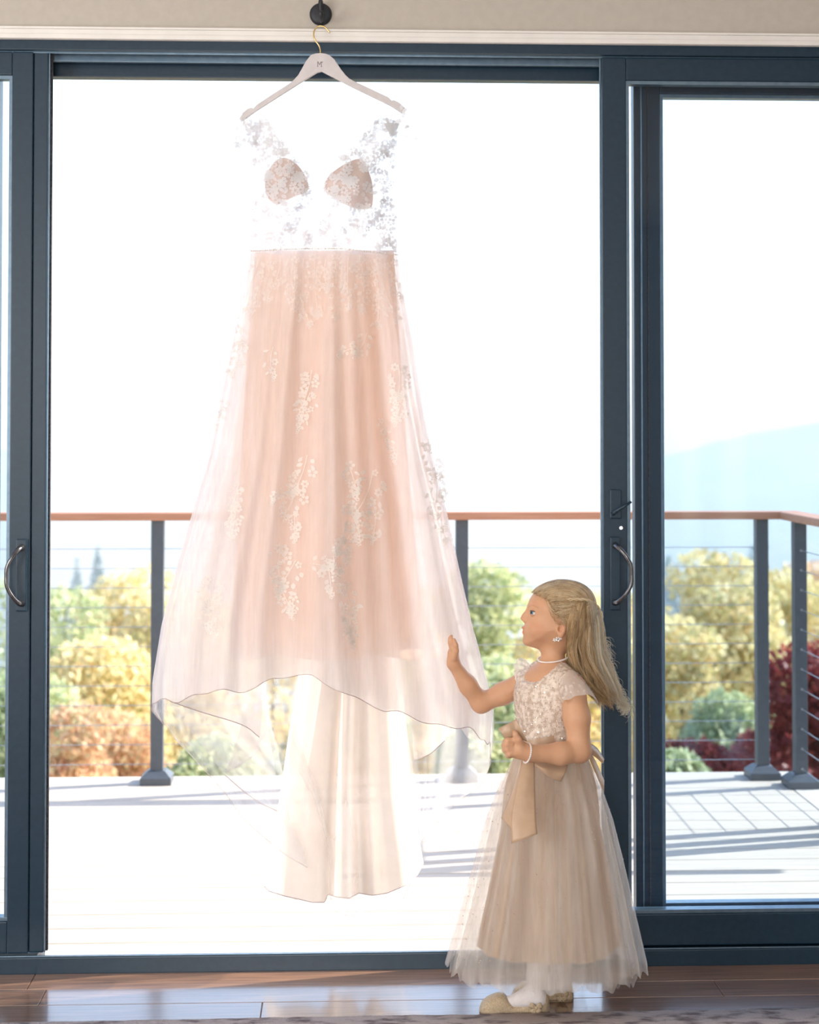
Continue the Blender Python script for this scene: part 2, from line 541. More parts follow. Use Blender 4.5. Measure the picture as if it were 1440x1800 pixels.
# right leaf pulled aside
rx0 = dpx(1060, 0.02)
rst = dpx(1103, 0.02)
dr = panel('door_2', rx0, XR - 0.05, 0.018, 0.062, Z0, Z1, rst - rx0, 0.065, 0.062, 0.083)
box('strip_edge', rx0 - 0.004, rx0, 0.034, 0.040, Z0, Z1, M['track'], dr, 0.0005)
# fixed outer leaves behind them
fx0, fx1 = dpx(1116, 0.09), dpx(1163, 0.09)
df_ = panel('door_3', fx0, XR - 0.046, 0.088, 0.132, 0.0425, HEAD - 0.014, fx1 - fx0, 0.065, 0.10, 0.085)
box('interlock_rib', fx0 + 0.018, fx0 + 0.022, 0.084, 0.0875, 0.05, HEAD - 0.08, M['track'], df_, 0.001)
box('interlock_rib', fx0 + 0.036, fx0 + 0.040, 0.084, 0.0875, 0.05, HEAD - 0.08, M['seal'], df_, 0.001)
dx_ = panel('door_4', XL + 0.046, lx1 - 0.14, 0.088, 0.132, 0.0425, HEAD - 0.014, 0.065, 0.055, 0.10, 0.085)

def handle(parent, px0, side, ytop, ybot, yb, xb):
    """bowed pull handle on a back plate; side = -1 bows away to the left"""
    a, b = at(px0, ytop, 0.018), at(px0, ybot, 0.018)
    box('handle_plate', a.x - 0.015, a.x + 0.015, 0.008, 0.018, b.z - 0.022, a.z + 0.022, M['frame'], parent, 0.004)
    c = at(xb, yb, -0.02)
    m = Vector(((a.x + b.x) / 2, 0, (a.z + b.z) / 2))
    P = smoothcurve([(a.x + side * -0.001, 0.008, a.z), (a.x + side * 0.004, -0.014, a.z - 0.004), (a.x * .45 + c.x * .55, -0.028, a.z * .72 + m.z * .28), (c.x, -0.032, a.z * .35 + m.z * .65), (c.x + side * .002, -0.032, m.z), (c.x, -0.032, b.z * .35 + m.z * .65),
                     (b.x * .45 + c.x * .55, -0.028, b.z * .72 + m.z * .28), (b.x + side * 0.004, -0.014, b.z + 0.004), (b.x - side * 0.001, 0.008, b.z)], 40)
    r = 0.0052 + 0.0045 * np.abs(np.linspace(-1, 1, 40)) ** 3
    mb = MB(); mb.tube(P, r, 10)
    mb.build('handle', M['handle'], parent, True)

handle(dl, 39, -1, 962, 1060, 1012, 14)
handle(dr, 1081, 1, 958, 1058, 1008, 1108)
# thumb latch above the right handle
la, lb = at(1073, 860, 0.018), at(1073, 912, 0.018)
box('latch_plate', la.x - 0.003, la.x + 0.030, 0.010, 0.018, lb.z, la.z, M['frame'], dr, 0.004)
mb = MB(); mb.tube([at(1077, 903, 0.008), at(1086, 897, -0.006), at(1099, 889, -0.010), at(1110, 882, -0.010)], [0.006, 0.005, 0.004, 0.0035], 8)
mb.build('latch_lever', M['frame'], dr, True)
mb = MB(); mb.tube([at(1092, 928, 0.018), at(1092, 928, 0.013)], 0.005, 12); mb.build('screw', M['handle'], dr)

# ------------------------------------------------------------------ deck outside
DZ = -0.02
RAILY = 2.43
dk = thing('deck', (0, 1.2, DZ), kind='structure')
y0 = 0.182
BW = 0.1375
SX = at(1406, 1368, RAILY - 0.16).x     # line of the side railing
DEND = SX - 0.045
while y0 < RAILY + 0.06:
    box('deck_board', -5.5, DEND - 0.002, y0 + 0.003, y0 + BW - 0.003, DZ - 0.025, DZ, M['deck'], dk, 0.002, 1)
    y0 += BW
YB = y0
box('deck_board', DEND + 0.002, DEND + 0.135, 0.182, YB - 0.002, DZ - 0.025, DZ, M['deckedge'], dk, 0.002, 1)
box('deck_fascia', -5.5, DEND + 0.14, YB, YB + 0.03, DZ - 0.25, DZ, M['deckedge'], dk, 0.002)
box('deck_beam', -5.5, DEND, 0.5, 0.6, DZ - 0.28, DZ - 0.03, M['bark'], dk, 0)
box('deck_beam', -5.5, DEND, 1.9, 2.0, DZ - 0.28, DZ - 0.03, M['bark'], dk, 0)

rl = thing('deck_railing', (0, RAILY, DZ), 'deck railing with reddish wooden top rail, grey metal posts and steel cables', 'railing')
RTOP = at(300, 901.5, RAILY - 0.045).z
RH = 0.032
def post(x, y):
    p = box('post', x - 0.0255, x + 0.0255, y - 0.0255, y + 0.0255, DZ, RTOP - RH, M['post'], rl, 0.003)
    mb = MB()
    a = [(0.062, 0.0), (0.062, 0.028), (0.055, 0.034), (0.036, 0.052), (0.0265, 0.056)]
    rings = [[(x + sx * w, y + sy * w, DZ + h) for sx, sy in ((-1, -1), (1, -1), (1, 1), (-1, 1))] for w, h in a]
    mb.grid(rings, True)
    mb.build('post_base', M['post'], p)
    return p
fpx = [277 - 2 * 533, 277 - 533, 277, 812, 1339]
fposts = [at(x, 1150, RAILY).x for x in fpx]
for x in fposts:
    post(x, RAILY)
SY0 = RAILY - 0.17
for y in (SY0, 1.60):
    post(SX, y)
box('top_rail', fposts[0] - 0.1, SX + 0.05, RAILY - 0.045, RAILY + 0.045, RTOP - RH, RTOP, M['railwood'], rl, 0.005)
box('top_rail', SX - 0.045, SX + 0.05, 1.53, RAILY - 0.046, RTOP - RH, RTOP, M['railwood'], rl, 0.005)
NC = 12
for i in range(NC):
    z = DZ + 0.075 + i * 0.0795
    mb = MB(); mb.tube([(fposts[0], RAILY, z), (fposts[-1] + 0.03, RAILY, z)], 0.0017, 6)
    mb.build('cable', M['cable'], rl)
    mb = MB(); mb.tube([(SX, SY0 - 0.0, z), (SX, 1.60, z)], 0.0017, 6)
    mb.build('cable', M['cable'], rl)
    mb = MB(); mb.tube([(fposts[-1] + 0.024, RAILY, z), (fposts[-1] + 0.033, RAILY, z)], 0.005, 8)
    mb.build('cable_fitting', M['cable'], rl)
    mb = MB(); mb.tube([(SX, SY0 - 0.024, z), (SX, SY0 - 0.034, z)], 0.005, 8)
    mb.build('cable_fitting', M['cable'], rl)
# stair posts on the far side of the gap in the side railing (their shadows cross the deck)
sr = thing('stair_railing', (SX + 0.3, 1.35, DZ), 'grey metal stair rail posts beside the right edge of the deck', 'railing')
for x, y, w in ((SX + 0.02, 1.495, 0.026), (SX + 0.03, 1.40, 0.032)):
    box('post', x - w, x + w, y - w, y + w, DZ, RTOP + 0.1, M['post'], sr, 0.003)
box('rail', SX - 0.02, SX + 1.4, 1.375, 1.425, RTOP + 0.1, RTOP + 0.13, M['railwood'], sr, 0.004)
# ------------------------------------------------------------------ hillside, trees, mountains, haze
def fbm(x, y, seed=0, octs=5):
    r = np.random.default_rng(seed)
    out = np.zeros_like(x, dtype=float); a = 1.0; f = 1.0
    for _ in range(octs):
        for _ in range(3):
            th = r.uniform(0, 6.28); ph = r.uniform(0, 6.28)
            out += a / 3 * np.sin(f * (x * math.cos(th) + y * math.sin(th)) + ph)
        a *= 0.5; f *= 2.1
    return out

def ground_z(x, y):
    return np.interp(y, [0, 6, 20, 60, 200, 600, 1100], [-3.0, -3.2, -7.0, -22, -75, -150, -170])

nx, ny = 60, 60
X, Y = np.meshgrid(np.linspace(-1, 1, nx), np.linspace(0, 1, ny) ** 2.2)
YY = 4.0 + Y * 1300
XX = X * (40 + YY * 0.9)
ZZ = ground_z(XX, YY) + fbm(XX / 60, YY / 60, 3) * np.minimum(8, YY / 25)
mb = MB(); mb.grid(np.stack([XX, YY, ZZ], -1))
tag(mb.build('terrain', M['earth'], None, True), kind='structure')

def ridge(name, Yd, base, prof_px, seed, rough_amp):
    """a wooded mountain: crest line given by picture rows at distance Yd, falling towards the viewer"""
    xs = np.linspace(-900, 2300, 130)
    crest = np.interp(xs, [p[0] for p in prof_px], [p[1] for p in prof_px])
    crest = crest + 7 * fbm(xs / 130, xs * 0, seed, 5)
    C = atn(xs, crest, Yd)
    rows = []
    n = 34
    for j in range(n):
        t = j / (n - 1)
        y = Yd - (Yd * 0.32) * t
        z = C[:, 2] + (base - C[:, 2]) * (t ** 0.85)
        x = C[:, 0]
        z = z + rough_amp * fbm(x / (Yd * .05), np.full_like(x, y) / (Yd * .05), seed + 1, 5) * math.sin(math.pi * min(1, t * 1.2 + .02)) 
        rows.append(np.stack([x, np.full_like(x, y), z], -1))
    mb = MB(); mb.grid(np.array(rows))
    return tag(mb.build(name, M['mountain'], None, True), kind='structure')
ridge('mountain_far', 2600, -250, [(-900, 640), (0, 640), (300, 655), (700, 640), (1165, 618), (1300, 602), (1440, 596), (2300, 640)], 5, 60)
ridge('mountain_near', 1300, -200, [(-900, 780), (0, 790), (150, 800), (500, 815), (900, 800), (1165, 800), (1300, 770), (1440, 740), (2300, 690)], 9, 30)

def leaf_mat(name, cols, tr=0.45):
    m = bpy.data.materials.new(name)
    nt, out = nodes(m)
    N, L = nt.nodes, nt.links
    vc = N.new('ShaderNodeVertexColor'); vc.layer_name = 'leaf'
    cr = N.new('ShaderNodeValToRGB')
    e = cr.color_ramp.elements
    e[0].color = (*cols[0], 1); e[1].color = (*cols[-1], 1)
    for i, c in enumerate(cols[1:-1]):
        q = e.new((i + 1) / (len(cols) - 1)); q.color = (*c, 1)
    L.new(vc.outputs['Color'], cr.inputs['Fac'])
    nz = N.new('ShaderNodeTexNoise'); nz.inputs['Scale'].default_value = 0.9
    tc = N.new('ShaderNodeTexCoord'); L.new(tc.outputs['Object'], nz.inputs['Vector'])
    hs = N.new('ShaderNodeHueSaturation')
    mr = N.new('ShaderNodeMapRange'); mr.inputs['To Min'].default_value = 0.6; mr.inputs['To Max'].default_value = 1.35
    L.new(nz.outputs['Fac'], mr.inputs['Value']); L.new(mr.outputs['Result'], hs.inputs['Value'])
    L.new(cr.outputs['Color'], hs.inputs['Color'])
    p = N.new('ShaderNodeBsdfPrincipled'); p.inputs['Roughness'].default_value = 0.5
    L.new(hs.outputs['Color'], p.inputs['Base Color'])
    t = N.new('ShaderNodeBsdfTranslucent'); L.new(hs.outputs['Color'], t.inputs['Color'])
    ms = N.new('ShaderNodeMixShader'); ms.inputs['Fac'].default_value = tr
    L.new(p.outputs['BSDF'], ms.inputs[1]); L.new(t.outputs['BSDF'], ms.inputs[2])
    L.new(ms.outputs['Shader'], out.inputs['Surface'])
    return m

LEAF = {  # yellow, green and orange paled, lens veil put into the leaf colours
    'yellow': leaf_mat('yellow_leaves', [(0.50, 0.48, 0.22), (0.82, 0.70, 0.36), (0.90, 0.80, 0.50), (0.82, 0.60, 0.30)]),
    'green': leaf_mat('green_leaves', [(0.28, 0.36, 0.19), (0.55, 0.60, 0.33), (0.78, 0.76, 0.46), (0.50, 0.56, 0.32)]),
    'orange': leaf_mat('orange_leaves', [(0.66, 0.36, 0.22), (0.82, 0.54, 0.32), (0.86, 0.68, 0.44), (0.60, 0.52, 0.30)]),
    'red': leaf_mat('red_leaves', [(0.22, 0.035, 0.04), (0.36, 0.06, 0.06), (0.30, 0.05, 0.05), (0.45, 0.10, 0.07)]),
    'dark': leaf_mat('evergreen_needles', [(0.04, 0.09, 0.08), (0.07, 0.13, 0.10), (0.10, 0.17, 0.11), (0.06, 0.12, 0.10)]),
}

def leaf_cloud(centers, radii, n, size, seed):
    r = np.random.default_rng(seed)
    idx = r.choice(len(centers), n, p=np.array([q[0] * q[2] for q in radii]) / sum(q[0] * q[2] for q in radii))
    d = r.normal(size=(n, 3)); d /= np.linalg.norm(d, axis=1)[:, None]
    rad = r.uniform(0.55, 1.05, n)[:, None] ** 0.6
    C = np.asarray(centers)[idx] + d * np.asarray(radii)[idx] * rad
    a = r.normal(size=(n, 3)); a /= np.linalg.norm(a, axis=1)[:, None]
    b = np.cross(a, r.normal(size=(n, 3))); b /= np.linalg.norm(b, axis=1)[:, None]
    s = size * r.uniform(0.6, 1.3, n)[:, None]
    V = np.stack([C - a * s, C + b * s * 0.55, C + a * s, C - b * s * 0.55], 1).reshape(-1, 3)
    col = np.repeat(r.uniform(0, 1, n), 4)
    return V, col

def leaf_mesh(name, V, col, mat, parent):
    n = len(V) // 4
    me = bpy.data.meshes.new(name)
    me.vertices.add(len(V)); me.vertices.foreach_set('co', V.ravel())
    me.loops.add(len(V)); me.loops.foreach_set('vertex_index', np.arange(len(V), dtype=np.int32))
    me.polygons.add(n); me.polygons.foreach_set('loop_start', np.arange(0, len(V), 4, dtype=np.int32))
    me.polygons.foreach_set('loop_total', np.full(n, 4, np.int32))
    me.update(calc_edges=True); me.validate()
    ca = me.color_attributes.new('leaf', 'FLOAT_COLOR', 'POINT')
    ca.data.foreach_set('color', np.repeat(col[:, None], 4, 1).ravel().astype(np.float32))
    o = link(name, me, mat, parent)
    o['kind'] = 'stuff'
    return o

def tree(px, pytop, Y, w, kind, label, cat='tree', n=3500, size=0.075, h=None, seed=0, group=None, conifer=False):
    """tree whose top stands at picture point (px, pytop) at distance Y; w = crown half width in metres"""
    r = np.random.default_rng(seed + 100)
    T = at(px, pytop, Y)
    gz = float(ground_z(0, Y)) - 0.3
    H = T.z - gz
    base = Vector((T.x, T.y, gz))
    t = thing('conifer' if conifer else ('shrub' if cat == 'shrub' else 'deciduous_tree'), base, label, cat, group)
    h = h or min(H * 0.8, w * 2.6)
    cs, rs = [], []
    if conifer:
        for j in range(14):
            f = j / 13
            cs.append((T.x, T.y, T.z - 0.05 * h - f * h)); rr = 0.06 * w + w * f
            rs.append((rr, rr, h * 0.07))
    else:
        for j in range(9):
            f = r.uniform(0, 1)
            a = r.uniform(0, 6.28); q = w * 0.62 * math.sqrt(r.uniform(0, 1)) * (0.45 + 0.55 * f)
            cs.append((T.x + q * math.cos(a), T.y + q * math.sin(a), T.z - h * (0.12 + 0.80 * f)))
            rr = w * r.uniform(0.34, 0.58)
            rs.append((rr, rr, rr * 0.8))
        cs.append((T.x, T.y, T.z - w * 0.33)); rs.append((w * .42, w * .42, w * .33))
    V, c = leaf_cloud(cs, rs, n, size, seed)
    leaf_mesh('crown', V, c, LEAF[kind], t)
    mb = MB()
    mb.tube([base, base + Vector((0.05, 0, H * .35)), Vector((T.x, T.y, T.z - h * 0.55)), Vector((T.x, T.y, T.z - h * 0.1))], [0.045 * w + .03, 0.04 * w + .02, 0.028 * w, 0.006 * w], 7)
    tk = mb.build('trunk', M['bark'], t, True)
    if not conifer:
        for q, rr in list(zip(cs, rs))[:7]:
            s = Vector((T.x, T.y, T.z - h * r.uniform(.55, .9)))
            mb = MB(); mb.tube([s, s * .5 + Vector(q) * .5 + Vector((0, 0, -.1 * w)), Vector(q)], [0.016 * w, 0.011 * w, 0.004 * w], 5)
            mb.build('branch', M['bark'], t, True)
    return t

T_ = [
    # px, top row, distance, half width, kind, label
    (30, 1010, 26, 2.1, 'green', 'pale green tree rising behind the pull handle of the left door'),
    (115, 1030, 20, 1.5, 'green', 'light green tree beside the left door stile, below the top rail'),
    (215, 1015, 24, 1.9, 'yellow', 'pale yellow tree just left of the railing post by the wedding dress'),
    (340, 1040, 22, 1.9, 'yellow', 'pale yellow tree partly hidden behind the lower left of the wedding dress'),
    (180, 1120, 17, 1.3, 'yellow', 'yellow leafy tree low between left door stile and railing post'),
    (20, 1180, 14, 1.1, 'green', 'green tree seen low through the glass of the left door'),
    (845, 985, 24, 1.5, 'green', 'light green tree beside the railing post right of the wedding dress'),
    (975, 1090, 20, 1.6, 'yellow', 'pale yellow tree right behind the face of the girl'),
    (880, 1150, 15, 1.2, 'green', 'green tree visible under the raised arm of the girl'),
    (1085, 1040, 22, 1.5, 'yellow', 'yellow tree seen in the slit between the two right door stiles'),
    (1235, 965, 28, 1.8, 'yellow', 'tallest yellow tree behind the right glass door'),
    (1300, 1020, 19, 1.5, 'yellow', 'full yellow tree in front of the tallest yellow tree at right'),
    (1200, 1085, 17, 1.3, 'yellow', 'yellow-leaved tree low beside the fixed door stile'),
    (1380, 1000, 24.5, 1.7, 'yellow', 'golden tree seen between the two corner posts of the railing'),
    (1470, 985, 32, 2.4, 'orange', 'orange-gold tree at the far right edge behind the side cables'),
    (480, 1050, 30, 2.2, 'yellow', 'pale yellow tree behind the left half of the wedding dress skirt'),
    (620, 1060, 19, 1.5, 'green', 'light green tree behind the middle of the wedding dress skirt'),
    (725, 1020, 27, 1.9, 'yellow', 'pale yellow tree behind the right half of the wedding dress skirt'),
    (1275, 1215, 13.4, 0.9, 'green', 'green and yellow bush-like tree low behind the right glass door'),
]
for i, (px, py, Y, w, k, lab) in enumerate(T_):
    tree(px, py, Y, w, k, lab, n=int(8500 if Y > 17 else 9500), size=0.032 + 0.0016 * Y, seed=i * 3 + 1, group='autumn trees below the deck', h=w * 2.3)
S_ = [
    (135, 1235, 10.5, 0.75, 'orange', 'orange-red shrub low behind the cables left of the railing post'),
    (215, 1262, 12.8, 0.85, 'orange', 'orange shrub at the foot of the railing post by the dress'),
    (380, 1290, 11, 0.8, 'green', 'pale green shrub under the left hem of the wedding dress'),
    (850, 1290, 11, 0.7, 'green', 'green shrub between the wedding dress and the flower girl skirt'),
    (1345, 1285, 11.6, 0.8, 'red', 'dark red shrub behind the feet of the corner posts'),
    (1190, 1318, 8.6, 0.5, 'green', 'green shrub at the deck edge beside the fixed door stile'),
    (1450, 1160, 10.2, 0.9, 'red', 'tall maroon shrub behind the side cables at the right edge'),
    (1225, 1298, 9.9, 0.6, 'red', 'maroon shrub low behind the right glass door'),
]
for i, (px, py, Y, w, k, lab) in enumerate(S_):
    tree(px, py, Y, w, k, lab, 'shrub', n=9000, size=0.042, seed=200 + i, group='shrubs by the deck', h=w * 1.9)
for i, (px, py, Y, w, lab) in enumerate([(172, 965, 400, 8.0, 'tall dark conifer beyond the yellow trees at left'), (135, 985, 440, 8.0, 'shorter dark conifer next to the tall one at left'),
                                        (1175, 980, 400, 9.0, 'bluish conifer behind the yellow trees by the fixed door stile'), (1322, 965, 430, 9.0, 'bluish conifer top behind the first corner post')]):
    tree(px, py, Y, w, 'dark', lab, n=3000, size=0.75, seed=300 + i, h=34, conifer=True, group='conifers on the slope')

# forest on the slope beyond: nobody could count it
r_ = np.random.default_rng(77)
cs, rs = [], []
for _ in range(900):
    y = 75 + 420 * r_.uniform(0, 1) ** 1.6
    x = (r_.uniform(-0.42, 0.42)) * (y + 4.4)
    z = float(ground_z(x, y)) + 3
    rr = r_.uniform(2.0, 3.6)
    cs.append((x, y, z + rr)); rs.append((rr, rr, rr * 1.3))
V, c = leaf_cloud(cs, rs, 60000, 0.9, 5)
fo = leaf_mesh('forest', V, c, leaf_mat('mixed_forest_leaves', [(0.10, 0.16, 0.06), (0.32, 0.30, 0.09), (0.45, 0.30, 0.09), (0.14, 0.20, 0.08)]), None)
tag(fo, 'hazy wooded slope below the mountains', 'forest', kind='stuff')

# haze in the valley: a real scattering layer
hm = bpy.data.materials.new('valley_haze')
nt, out = nodes(hm)
vsn = nt.nodes.new('ShaderNodeVolumeScatter')
vsn.inputs['Color'].default_value = (0.72, 0.87, 1.0, 1)
vsn.inputs['Density'].default_value = 0.00115
vsn.inputs['Anisotropy'].default_value = 0.25
nt.links.new(vsn.outputs['Volume'], out.inputs['Volume'])
mb = MB(); mb.box(-1900, 1900, 90, 2500, -320, 150)
hz = mb.build('haze', hm)
tag(hz, 'pale blue haze lying in the valley', 'haze', kind='stuff')
# ------------------------------------------------------------------ wall hook, hanger
HKY = -0.055
hk = thing('wall_hook', (at(564, 25, 0).x, 0, at(564, 25, 0).z), 'round black iron hook fixed to the beige wall above the door', 'hook')
hx, hz_ = at(564, 26, 0).x, at(564, 26, 0).z
mb = MB()
a = np.linspace(0, 2 * math.pi, 40, endpoint=False)
mb.grid([[(hx + r * math.cos(t), y, hz_ + r * math.sin(t)) for t in a] for r, y in ((0.0005, -0.0145), (0.020, -0.014), (0.0265, -0.012), (0.0295, -0.007), (0.0295, -0.0005))], True)
mb.build('back_plate', M['black'], hk, True)
mb = MB()
mb.tube(smoothcurve([(hx, -0.012, hz_ + 0.020), (hx, -0.035, hz_ + 0.026), (hx, -0.03, hz_ + 0.004), (hx, -0.028, hz_ - 0.012), (hx + 0.001, -0.045, hz_ - 0.027), (hx + 0.001, -0.066, hz_ - 0.024), (hx + 0.001, -0.075, hz_ - 0.008)], 26), [0.006] * 10 + [0.0055] * 10 + [0.006, 0.0065, 0.007, 0.0075, 0.007, 0.004], 10)
mb.build('peg', M['black'], hk, True)

M['hanger'] = pm('white_painted_hanger', (0.60, 0.56, 0.57), (0.66, 0.62, 0.62), 30, rough=0.5)
M['engraving'] = pm('grey_engraving', (0.10, 0.08, 0.08), None, 30, rough=0.7)
HY = -0.058
hg = thing('clothes_hanger', at(564, 190, HY), 'white painted wooden hanger with gold hook, engraved with a letter', 'hanger')
OUT = [(547, 97), (555, 94.5), (564.7, 94), (573, 95), (580, 98), (588, 105), (594, 114), (600, 123), (608, 133), (614, 138.5), (622, 143), (652, 157), (683, 171.7), (688, 177), (693, 176.5), (702, 181), (712, 190), (713, 196), (708, 200), (686, 186),
       (655, 171), (624, 156), (595, 141), (566, 126), (558, 128), (535, 142), (513, 156), (480, 177), (450, 196), (436, 206), (425, 214), (421, 209), (427, 199), (435, 192), (441, 190), (446, 191), (451, 185), (478, 167), (505, 150), (515, 142.5), (524, 133), (531, 121), (538, 108)]
prism('hanger_body', [(at(x, y, HY).x, at(x, y, HY).z) for x, y in OUT], HY - 0.006, HY + 0.006, M['hanger'], hg, 0.0018)
mb = MB()
mb.tube(smoothcurve([at(563.5, 97, HY), at(563, 88, HY), at(560.5, 80, HY), at(555, 72, HY), at(551.5, 63, HY), at(553, 53, HY), at(559, 46.5, HY), at(567, 46, HY), at(574, 50, HY), at(580, 57.5, HY)], 46), 0.0019, 8)
mb.build('hook_wire', M['brass'], hg, True)
# engraved monogram: a letter M with a small mark beside it
def strokes(name, lines, w, Y, mat, parent):
    mb = MB()
    for (xa, ya), (xb, yb) in lines:
        mb.tube([at(xa, ya, Y), at(xb, yb, Y)], w, 4)
    return mb.build(name, mat, parent)
strokes('monogram', [((558.6, 117), (558.6, 108)), ((558.6, 108), (561.8, 114)), ((561.8, 114), (565, 108)), ((565, 108), (565, 117)), ((557.6, 117), (559.6, 117)), ((564, 117), (566, 117)), ((567.2, 108), (566.6, 110.6))], 0.0006, HY - 0.0061, M['engraving'], hg)

# ------------------------------------------------------------------ wedding dress
M['tulle'] = cloth('ivory_tulle', (0.96, 0.925, 0.925), 0.56, 0.5, var=0.02, streak=0.06)
M['tulle2'] = cloth('blush_tulle', (0.955, 0.90, 0.875), 0.46, 0.5, var=0.02, streak=0.08)
M['sheer'] = cloth('sheer_white_tulle', (0.95, 0.93, 0.92), 0.30, 0.55, var=0.02)
M['lining'] = cloth('peach_satin_lining', (0.92, 0.67, 0.48), 1.0, 0.5, var=0.03, gloss=0.2, rough=0.5)
M['train'] = cloth('champagne_train_lining', (0.82, 0.72, 0.63), 0.95, 0.40, var=0.02)
M['lace'] = cloth('ivory_lace', (0.96, 0.93, 0.89), 0.80, 0.38, var=0.03)
M['lacew'] = cloth('white_bodice_lace', (0.92, 0.915, 0.93), 0.76, 0.36, var=0.03)
M['cup'] = cloth('blush_padding', (0.68, 0.51, 0.44), 1.0, 0.3, var=0.12)
M['hem'] = pm('mauve_hem_binding', (0.42, 0.32, 0.32), (0.5, 0.4, 0.4), 60, rough=0.7)
M['hem2'] = pm('pale_hem_binding', (0.72, 0.63, 0.61), (0.8, 0.72, 0.7), 60, rough=0.7)
M['bead'] = pm('crystal_beads', (0.78, 0.68, 0.60), (0.9, 0.82, 0.76), 300, rough=0.15, spec=1.0)

R_Y = [440, 500, 600, 700, 800, 900, 1000, 1100, 1200, 1250, 1300, 1400, 1500, 1610]
R_L = [441, 431, 407, 388, 368, 338, 309, 283, 267, 266, 290, 385, 452, 482]
R_R = [698, 706, 726, 741, 760, 786, 808, 831, 858, 868, 866, 846, 808, 765]
def skirt_rows(y, k=1.0):
    L, R = np.interp(y, R_Y, R_L), np.interp(y, R_Y, R_R)
    return (L + R) / 2, (R - L) / 2 * k
def skirt_ry(y):
    return np.interp(y, [440, 700, 1000, 1250, 1600], [0.085, 0.13, 0.19, 0.235, 0.20])
def skirt_yc(y):
    return np.interp(y, [440, 1250], [-0.055, -0.01])
def folds(th, y, amp=1.0, ph=0.0):
    A = np.interp(y, [440, 520, 700, 1000, 1250, 1600], [0.003, 0.010, 0.022, 0.034, 0.040, 0.036]) * amp
    w = np.cos(8 * th + 0.9 + ph + 0.0012 * (y - 440)) + 0.55 * np.cos(15 * th + 2.0 + 2 * ph) + 0.3 * np.cos(27 * th + 0.4 + ph)
    return A * (w - 0.4 * np.abs(w)) * (0.35 + 0.65 * np.abs(np.cos(th)))
def skirt_point(th, y, k=1.0, kr=1.0, amp=1.0, ph=0.0):
    cx, hw = skirt_rows(y, k)
    wob = np.interp(y, [440, 800, 1250, 1600], [0, 1.5, 6, 22]) * np.sin(7 * th + 1.1 + ph) * np.where(np.abs(th) > 1.5, 1.0, 0.5)
    x = cx + hw * np.sin(th) + wob * amp
    Y = skirt_yc(y) - skirt_ry(y) * kr * np.cos(th) + folds(th, y, amp, ph)
    return x, y, Y
def hem_y(th):
    d = np.degrees(th)
    return np.interp(d, [-180, -160, -135, -118, -105, -90, -62, -37, -22, -16, -3, 6, 22, 35, 47, 62, 90, 105, 118, 135, 160, 180],
                     [1606, 1600, 1500, 1395, 1300, 1247, 1229, 1218, 1206, 1193, 1192, 1209, 1254, 1263, 1276, 1290, 1312, 1345, 1400, 1480, 1590, 1606])

wd = thing('wedding_dress', at(566, 1590, 0.1), 'long blush and ivory lace wedding dress hanging from the white hanger in the open doorway', 'dress')
nth, nv = 240, 70
TH = np.linspace(-math.pi, math.pi, nth)
Vv = np.linspace(0, 1, nv)
def skirt_layer(name, mat, k, kr, amp, ph, dh, th=TH, top=440, hem_tube=True, hemf=hem_y, hm=None):
    rows = []
    H = hemf(th) + dh
    H = H + 5 * np.sin(11 * th + ph) + 3 * np.sin(23 * th)
    for v in Vv:
        y = top + v * (H - top)
        x, yy, Y = skirt_point(th, y, k, kr, amp, ph)
        rows.append(atn(x, yy, Y))
    mb = MB(); mb.grid(np.array(rows))
    o = mb.build(name, mat, wd, True)
    if hem_tube:
        mb = MB(); mb.tube(rows[-1], 0.0009 if hm is None else 0.0006, 5)
        mb.build('hem_binding', hm or M['hem'], o)
    return o
full = TH
front = np.linspace(-1.72, 1.72, 170)
skirt_layer('tulle_overskirt', M['tulle'], 1.0, 1.0, 1.0, 0.0, 0, front)
skirt_layer('tulle_midskirt', M['tulle2'], 0.985, 0.87, 0.75, 0.12, -2, np.linspace(-1.7, 1.7, 160), hem_tube=False)
skirt_layer('tulle_underskirt', M['tulle2'], 0.92, 0.72, 0.6, 0.35, -4, np.linspace(-1.65, 1.65, 150), hem_tube=False)
backth = np.linspace(1.72, 2 * math.pi - 1.72, 170)
def back_hem(th):
    t = np.where(th > math.pi, th - 2 * math.pi, th)
    return hem_y(t)
skirt_layer('sheer_back_skirt', M['sheer'], 1.0, 1.0, 1.3, 0.0, 0, backth, hemf=back_hem, hm=M['hem2'])
# satin lining (closed) under the tulle
LY = [440, 600, 800, 1000, 1140, 1180]
LL = [449, 436, 424, 412, 404, 402]
LR = [692, 702, 716, 734, 748, 752]
rows = []
for v in np.linspace(0, 1, 50):
    hemL = 1150 + 10 * np.cos(TH * 3) + 30 * (1 - np.cos(TH)) * 0.0
    y = 440 + v * (hemL - 440)
    L, R = np.interp(y, LY, LL), np.interp(y, LY, LR)
    x = (L + R) / 2 + (R - L) / 2 * np.sin(TH)
    Y = skirt_yc(y) - skirt_ry(y) * 0.56 * np.cos(TH) + folds(TH, y, 0.5, 0.6)
    rows.append(atn(x, y, Y))
mb = MB(); mb.grid(np.array(rows))
ln = mb.build('lining', M['lining'], wd, True)
mb = MB(); mb.tube(rows[-1], 0.0011, 5); mb.build('hem_binding', M['hem'], ln)
